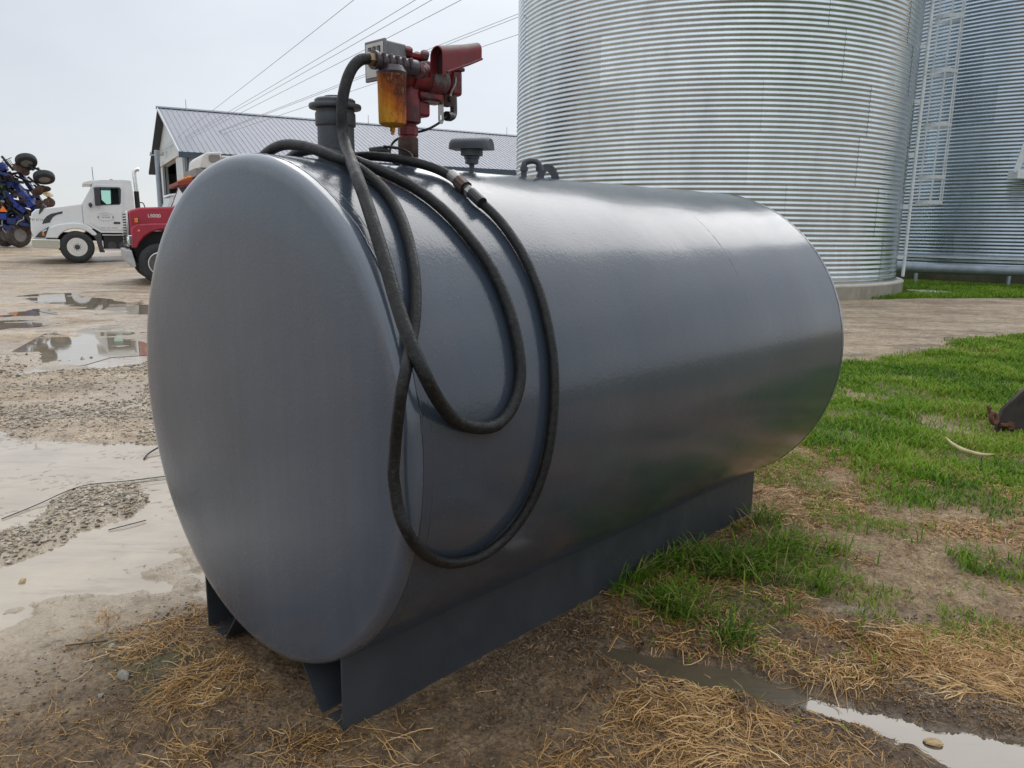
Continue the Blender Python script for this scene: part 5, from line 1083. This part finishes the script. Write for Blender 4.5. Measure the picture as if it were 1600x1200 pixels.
MB().torus(0.042, 0.018, 20, 10, Matrix.Translation((-0.075, -0.03, 0.105)) @ Matrix.Rotation(math.radians(70), 4, 'X') @ Matrix.Rotation(0.5, 4, 'Y')).build('shackle', M_BRUST, bk)
MB().cyl((-0.115, -0.03, 0.145), (-0.125, -0.03, 0.185), 0.013, 8).cyl((-0.13, -0.03, 0.185), (-0.115, -0.03, 0.195), 0.02, 6).build('shackle_pin', M_BRUST, bk)
MB().cyl((0.07, -0.03, 0.045), (0.07, 0.0, 0.045), 0.035, 8).cyl((-0.02, -0.03, 0.05), (0.06, -0.03, 0.05), 0.018, 8).build('bolt', M_BRUST, bk)

# ------------------------------------------------------------------ stones, twigs, husk
def stone(x, y, s, mat, label, seed, sq=0.7, z=0.0, group=None):
    rs = random.Random(seed); bm = bmesh.new(); bmesh.ops.create_icosphere(bm, subdivisions=2, radius=1)
    pl = [(Vector((rs.gauss(0, 1), rs.gauss(0, 1), rs.gauss(0, 1))).normalized(), rs.uniform(0.55, 0.85)) for _ in range(9)]
    for v_ in bm.verts:
        for n_, d_ in pl:
            k = v_.co.dot(n_)
            if k > d_: v_.co -= n_ * (k - d_)
        v_.co = Vector((v_.co.x * s * rs.uniform(0.98, 1.02), v_.co.y * s * 0.8, v_.co.z * s * sq))
    me = bpy.data.meshes.new('stone'); bm.to_mesh(me); bm.free(); me.materials.append(mat)
    o = bpy.data.objects.new('stone', me); col.objects.link(o); o.location = (x, y, ghi(x, y) + s * sq * 0.45 + z); o.rotation_euler = (0, 0, rs.uniform(0, 6))
    return tag(o, label, 'stone', 'loose stones on the wet ground')
stone(-1.306, 2.380, 0.026, M_STONE, 'pale angular stone on brown mud at the bottom left, largest there', 1, 0.85)
stone(-1.439, 2.565, 0.019, M_STONE, 'small greenish grey stone on the edge of the algae patch', 2, 0.7)
stone(-1.33, 2.275, 0.012, M_STONE, 'tiny dark grey stone just in front of the pale angular stone', 5, 0.7)
stone(-2.125, 3.136, 0.026, M_STONET, 'tan stone sitting in the milky puddle at the left edge', 3, 0.7)
stone(1.309, 2.120, 0.030, M_STONET, 'cream flat stone lying in the bright puddle at the bottom right', 4, 0.4, 0.012)
def twig(P, r_, label):
    q = [Vector((x, y, max(ghi(x, y), -0.012) + 0.006 + z)) for x, y, z in P]
    tag(MB().tube(spline(q, 4), r_, 6).build('twig', M_TWIG), label, 'twig', 'twigs in the puddles')
twig([(-2.447, 4.95, 0), (-2.46, 5.06, 0.01), (-2.42, 5.19, 0.03)], 0.006, 'short forked twig standing out of the milky puddle by the tank')
twig([(-2.68, 3.85, 0), (-2.62, 4.05, 0.004), (-2.52, 4.32, 0.006), (-2.33, 4.48, 0.004), (-2.10, 4.62, 0.0)], 0.0028, 'long dark twig along the far side of the gravel island')
twig([(-2.33, 4.40, 0), (-2.2, 4.47, 0.006), (-2.04, 4.55, 0.003)], 0.002, 'thin twig just in front of the long dark twig')
twig([(-1.62, 2.58, 0), (-1.55, 2.58, 0.006), (-1.47, 2.595, 0.004)], 0.0028, 'thin curved twig on brown mud left of the greenish stone')
twig([(-2.05, 3.72, 0), (-1.98, 3.78, 0.004), (-1.92, 3.85, 0.003)], 0.003, 'short twig in the milky puddle in front of the gravel island')
b = MB(); hp_ = spline([(3.12, 5.38, 0.10), (3.135, 5.31, 0.07), (3.17, 5.22, 0.05), (3.24, 5.14, 0.045), (3.31, 5.11, 0.055)], 5)
b.tube(hp_, [0.003 + 0.011 * math.sin(PI * i / (len(hp_) - 1)) for i in range(len(hp_))], 8); tag(b.build('corn_husk', M_HUSK), 'cream curled corn husk lying on the green grass at the right', 'husk')

# ------------------------------------------------------------------ grass, straw, gravel, clods
def scatter(n, box, mask, cone=43.5, dens=None):
    x = rng.uniform(box[0], box[1], n * 6); y = rng.uniform(box[2], box[3], n * 6)
    keep = (np.abs(np.degrees(np.arctan2(x, y))) < cone); x, y = x[keep], y[keep]
    F_, Q_ = fields(x, y); m = mask(x, y, F_, Q_); k = rng.random(len(x)) < m
    lx = (x - TC[0]) * TR[0] + (y - TC[1]) * TR[1]; ly = (x - TC[0]) * TA[0] + (y - TC[1]) * TA[1]
    k &= ~((np.abs(lx) < 0.47) & (ly > -0.03) & (ly < 2.64))
    x, y = x[k][:n], y[k][:n]; return x, y
def blades(name, x, y, hgt, wid, tint, lean, mat, wind=(0.0, 0.0)):
    n = len(x); z = height(x, y); a = rng.uniform(0, 2 * PI, n); d = np.stack([np.cos(a), np.sin(a)], 1) + np.array(wind); d /= np.linalg.norm(d, axis=1)[:, None] + 1e-6
    s = np.stack([-d[:, 1], d[:, 0]], 1) * wid[:, None] * 0.5
    ln = lean * hgt; b0 = np.stack([x, y], 1)
    V = np.zeros((n, 7, 3), np.float32)
    for k, (t_, wf) in enumerate(((0.0, 0.8), (0.45, 1.0), (0.8, 0.7))):
        c = b0 + d * (ln * t_ ** 1.8)[:, None]; zz = z - 0.004 + hgt * (t_ * (1 - 0.35 * lean * t_))
        V[:, 2 * k, :2] = c - s * wf; V[:, 2 * k + 1, :2] = c + s * wf; V[:, 2 * k, 2] = zz; V[:, 2 * k + 1, 2] = zz
    V[:, 6, :2] = b0 + d * ln[:, None]; V[:, 6, 2] = z + hgt * (1 - 0.42 * lean)
    o = np.arange(n)[:, None] * 7
    q = np.concatenate([o + np.array([[0, 1, 3, 2]]), o + np.array([[2, 3, 5, 4]]), o + np.array([[4, 5, 6]])], 1)
    cnt = np.tile([4, 4, 3], n)
    al = np.tile([0, 0, .45, .45, .8, .8, 1.0], n)
    return tag(rawmesh(name, V.reshape(-1, 3), q.ravel(), cnt, mat, tint={'tint': np.repeat(tint, 7), 'along': al}), kind='stuff')
# lawn right of the tank
x, y = scatter(95000, (1.6, 11.5, 3.0, 13.5), lambda x, y, F_, Q_: np.clip(np.maximum((Q_['G1'] + 0.8 * Q_['G3'] * F_['green']) * (0.30 + 0.7 * smooth(-0.35, 0.15, fbm(x, y, 2.3, 4))), 0.02 * F_['dirt'] * smooth(0.0, 0.4, fbm(x, y, 3.5, 3))) * (0.35 + 0.65 * np.clip(7 / np.hypot(x, y), 0, 1)), 0, 1))
n = len(x); pn = fbm(x, y, 2.0, 4); rr_ = np.hypot(x, y)
hg = (0.025 + 0.042 * rng.random(n)) * (1 + 0.7 * smooth(0.0, 0.4, pn)); tn = np.clip(0.45 + 0.42 * fbm(x + 31, y, 1.4, 4) + 0.14 * rng.normal(size=n) + (rng.random(n) < 0.06) * 0.4, 0, 1)
blades('grass', x, y, hg, 0.0035 + 0.0007 * rr_, tn, 0.35 + 0.6 * rng.random(n), M_GRASS)
# long rank clump against the skid and by the front puddles
x, y = scatter(8500, (0.3, 2.0, 2.5, 4.3), lambda x, y, F_, Q_: np.clip(Q_['G2'] * (0.03 + smooth(-0.05, 0.35, fbm(x, y, 4.5, 3))), 0, 1) * 0.6)
n = len(x); blades('grass', x, y, 0.05 + 0.13 * rng.random(n) ** 1.3, np.full(n, 0.0052), np.clip(0.24 + 0.35 * fbm(x, y, 3, 3) + 0.14 * rng.normal(size=n) + (rng.random(n) < 0.22) * 0.6, 0, 1), 0.5 + 0.8 * rng.random(n), M_GRASS, (0.35, -0.35))
# sparse tufts over bare dirt
x, y = scatter(24000, (0.2, 5.2, 2.0, 6.5), lambda x, y, F_, Q_: (1 - Q_['pits']) * smooth(0.04, 0.42, fbm(x + 7, y + 3, 2.6, 4)) * (0.06 + 0.94 * smooth(2.5, 3.4, y + 0.15 * x)) * 0.8)
n = len(x); blades('grass', x, y, 0.018 + 0.04 * rng.random(n), np.full(n, 0.0040), np.clip(0.55 + 0.22 * rng.normal(size=n), 0, 1), 0.4 + 0.7 * rng.random(n), M_GRASS)
# strip in front of the bins
x, y = scatter(42000, (-1, 20, 17.0, 27.0), lambda x, y, F_, Q_: Q_['strip'] * (np.hypot(x - 5.42, y - 23.25) > 5.57) * (np.hypot(x - 18.2, y - 29.1) > 5.57) * (0.3 + 0.7 * smooth(-0.4, 0.2, fbm(x, y, 1.1, 3))), cone=36)
n = len(x); blades('grass', x, y, 0.06 + 0.08 * rng.random(n), np.full(n, 0.016), np.clip(0.40 + 0.35 * fbm(x, y, 0.8, 3) + 0.12 * rng.normal(size=n), 0, 1), 0.4 + 0.6 * rng.random(n), M_GRASS)

def strands(name, x, y, length, wid, tint, lift, curl, mat, hdg=None):
    n = len(x); K = 6; a = rng.uniform(0, 2 * PI, n) if hdg is None else hdg
    cv = rng.normal(0, curl, n); px = x.copy(); py = y.copy(); V = np.zeros((n, K, 2, 3), np.float32)
    ph = rng.uniform(0, PI, n); tw = rng.uniform(-0.7, 0.7, n)
    for k in range(K):
        zz = height(px, py) + 0.002 + lift * np.abs(np.sin(ph + 2.4 * k / K)) + rng.normal(0, 0.0015, n)
        nx, ny = -np.sin(a), np.cos(a); wk = wid * (0.9 if k < K - 1 else 0.35) * 0.5
        V[:, k, 0] = np.stack([px + nx * wk, py + ny * wk, zz + wk * tw], 1); V[:, k, 1] = np.stack([px - nx * wk, py - ny * wk, zz - wk * tw + 0.001], 1)
        px = px + np.cos(a) * length / (K - 1); py = py + np.sin(a) * length / (K - 1); a = a + cv / (K - 1) + rng.normal(0, 0.12, n)
    o = np.arange(n)[:, None] * (2 * K); q = np.concatenate([o + np.array([[2 * k, 2 * k + 1, 2 * k + 3, 2 * k + 2]]) for k in range(K - 1)], 1)
    return tag(rawmesh(name, V.reshape(-1, 3), q.ravel(), np.full(n * (K - 1), 4), mat, tint={'tint': np.repeat(tint, 2 * K)}), kind='stuff')
def smask(x, y, F_, Q_):
    m = np.maximum.reduce([zone('S1', x, y, 0.06, 0.2, 3), 0.30 * zone('S2', x, y, 0.06, 0.25, 3), 0.5 * zone('S3', x, y, 0.06, 0.25, 3), 0.38 * zone('S4', x, y, 0.06, 0.2, 3)])
    return m * (1 - Q_['brown']) * smooth(-0.25, 0.22, fbm(x, y, 5, 3))
def sweeps(nc, per, box, mask):
    cx, cy = scatter(nc, box, mask); nc = len(cx); h0 = fbm(cx, cy, 1.3, 3) * 6 + rng.normal(0, 0.8, nc); i = np.repeat(np.arange(nc), per)
    i = i[rng.random(len(i)) < rng.uniform(0.2, 1.0, nc)[i]]; n = len(i); sp = rng.uniform(0.015, 0.07, nc)[i]
    x = cx[i] + rng.normal(0, 1, n) * sp; y = cy[i] + rng.normal(0, 1, n) * sp; ln = rng.uniform(0.05, 0.17, nc)[i] * rng.uniform(0.4, 1.2, n)
    tn = np.clip(rng.normal(0.52, 0.16, nc)[i] + rng.normal(0, 0.16, n), 0, 1); return x, y, ln, tn, h0[i] + rng.normal(0, 0.38, n), rng.normal(0, 0.7, nc)[i]
x, y, ln, tn, hd_, cv_ = sweeps(620, 30, (-1.7, 2.7, 1.65, 3.1), lambda x, y, F_, Q_: np.clip(smask(x, y, F_, Q_), 0, 1))
n = len(x); strands('dry_straw', x, y, ln, rng.uniform(0.0014, 0.0034, n), tn, 0.018 * rng.random(n) ** 2 + 0.002, 0.55, M_STRAW, hd_)
x, y = scatter(9000, (-1.7, 2.7, 1.65, 3.1), lambda x, y, F_, Q_: np.clip(smask(x, y, F_, Q_) + 0.10 * (1 - Q_['pits']) * (y < 2.9) * smooth(-0.3, 0.3, fbm(x, y, 2, 3)), 0, 1) * (1 - F_['silt']))
n = len(x); strands('dry_straw', x, y, rng.uniform(0.015, 0.11, n), rng.uniform(0.001, 0.0026, n), np.clip(0.46 + 0.2 * rng.normal(size=n), 0, 1), 0.014 * rng.random(n) ** 2 + 0.002, 0.7, M_STRAW)
# short chaff trodden into the mud
x, y = scatter(36000, (-2.1, 3.8, 1.65, 4.9), lambda x, y, F_, Q_: (1 - Q_['pits']) * (1 - 0.85 * F_['silt']) * (0.15 + 0.85 * smooth(-0.35, 0.3, fbm(x + 5, y, 3, 4))))
n = len(x); strands('chaff', x, y, rng.uniform(0.006, 0.035, n), rng.uniform(0.001, 0.0024, n), np.clip(0.26 + 0.2 * rng.normal(size=n), 0, 1), 0.004 * rng.random(n) + 0.001, 0.5, M_STRAW)
# matted dead grass over the dirt at the right
x, y = scatter(14000, (0.4, 4.2, 2.3, 5.5), lambda x, y, F_, Q_: (1 - Q_['pits']) * smooth(-0.1, 0.35, fbm(x - 5, y, 2.6, 3)) * np.clip(F_['dirt'] + 0.3, 0, 1) * 0.8)
n = len(x); strands('dead_grass', x, y, rng.uniform(0.03, 0.10, n), rng.uniform(0.002, 0.005, n), np.clip(0.42 + 0.22 * rng.normal(size=n), 0, 1), 0.010 * rng.random(n) + 0.002, 1.0, M_STRAW)

ico = bmesh.new(); bmesh.ops.create_icosphere(ico, subdivisions=1, radius=1); IV = np.array([v_.co[:] for v_ in ico.verts]); IF = np.array([[v_.index for v_ in f_.verts] for f_ in ico.faces]); ico.free()
def bits(name, x, y, size, tint, mat, sq=0.6, sink=0.25):
    n = len(x); m = len(IV); z = height(x, y)
    sc_ = size[:, None] * rng.uniform(0.6, 1.3, (n, 3)) * np.array([1, 1, sq]); a = rng.uniform(0, 2 * PI, n)
    P = IV[None] * (1 + rng.normal(0, 0.16, (n, m))[..., None]) * sc_[:, None]
    c, s = np.cos(a)[:, None], np.sin(a)[:, None]
    V = np.stack([x[:, None] + P[..., 0] * c - P[..., 1] * s, y[:, None] + P[..., 0] * s + P[..., 1] * c, (z + size * sq * (1 - 2 * sink) * 0.9)[:, None] + P[..., 2]], -1)
    q = (np.arange(n)[:, None, None] * m + IF[None]).ravel()
    return tag(rawmesh(name, V.reshape(-1, 3), q, np.full(n * len(IF), 3), mat, tint={'tint': np.repeat(tint, m)}), kind='stuff')
x, y = scatter(24000, (-6.5, -1.2, 2.6, 9.0), lambda x, y, F_, Q_: np.clip(zone('island', x, y, 0.16, 0.25, 2.6) * 1.0 + F_['gravel'] * (1 - Q_['pits']) * (y > 4.6) * (0.10 + 0.5 * smooth(-0.1, 0.4, fbm(x, y, 1.6, 3))) * np.clip((6 / np.hypot(x, y)) ** 2, 0, 1), 0, 1))
n = len(x); bits('gravel', x, y, (0.003 + 0.010 * rng.random(n) ** 2) * (0.8 + 0.08 * np.hypot(x, y)), np.clip(0.60 + 0.24 * rng.normal(size=n), 0, 1), M_GRAV, 0.6, 0.2)
x, y = scatter(16000, (-2.2, 2.4, 1.6, 3.3), lambda x, y, F_, Q_: (1 - Q_['pits']) * (1 - F_['gravel'] * 0.8) * np.clip(1 - 1.3 * F_['silt'], 0, 1) * (y < 2.9) * (0.15 + 0.85 * smooth(-0.1, 0.4, fbm(x, y, 3, 3))))
n = len(x); bits('mud_clods', x, y, rng.uniform(0.002, 0.0065, n), np.clip(0.45 + 0.25 * rng.normal(size=n), 0, 1), M_CLOD, 0.6, 0.3)

# bits floating on and stranded in the milky puddle
x, y = scatter(420, (-4.5, -1.2, 2.5, 5.6), lambda x, y, F_, Q_: Q_['muddy'] * (0.05 + smooth(0.0, 0.4, fbm(x * 0.6, y * 1.8, 2.0, 3))))
n = len(x); hz_ = np.maximum(height(x, y), -0.012)
V = []; 
def float_bits(name, x, y, hz_, ln, wd, mat):
    n = len(x); a = rng.normal(0.5, 0.5, n); c, s_ = np.cos(a), np.sin(a); V = np.zeros((n, 6, 3), np.float32)
    for k, t_ in enumerate((-0.5, 0.0, 0.5)):
        bx = x + c * ln * t_ - s_ * ln * 0.12 * (t_ == 0); by = y + s_ * ln * t_ + c * ln * 0.12 * (t_ == 0); wk = wd * (1.0 if t_ == 0 else 0.5)
        V[:, 2 * k] = np.stack([bx - s_ * wk, by + c * wk, hz_ + 0.003], 1); V[:, 2 * k + 1] = np.stack([bx + s_ * wk, by - c * wk, hz_ + 0.004], 1)
    o = np.arange(n)[:, None] * 6; q = np.concatenate([o + np.array([[0, 1, 3, 2]]), o + np.array([[2, 3, 5, 4]])], 1)
    return tag(rawmesh(name, V.reshape(-1, 3), q.ravel(), np.full(n * 2, 4), mat, tint={'tint': np.repeat(np.clip(0.3 + 0.3 * rng.random(n), 0, 1), 6)}), kind='stuff')
float_bits('floating_debris', x, y, hz_, rng.uniform(0.01, 0.07, n), rng.uniform(0.001, 0.003, n), M_CLOD)
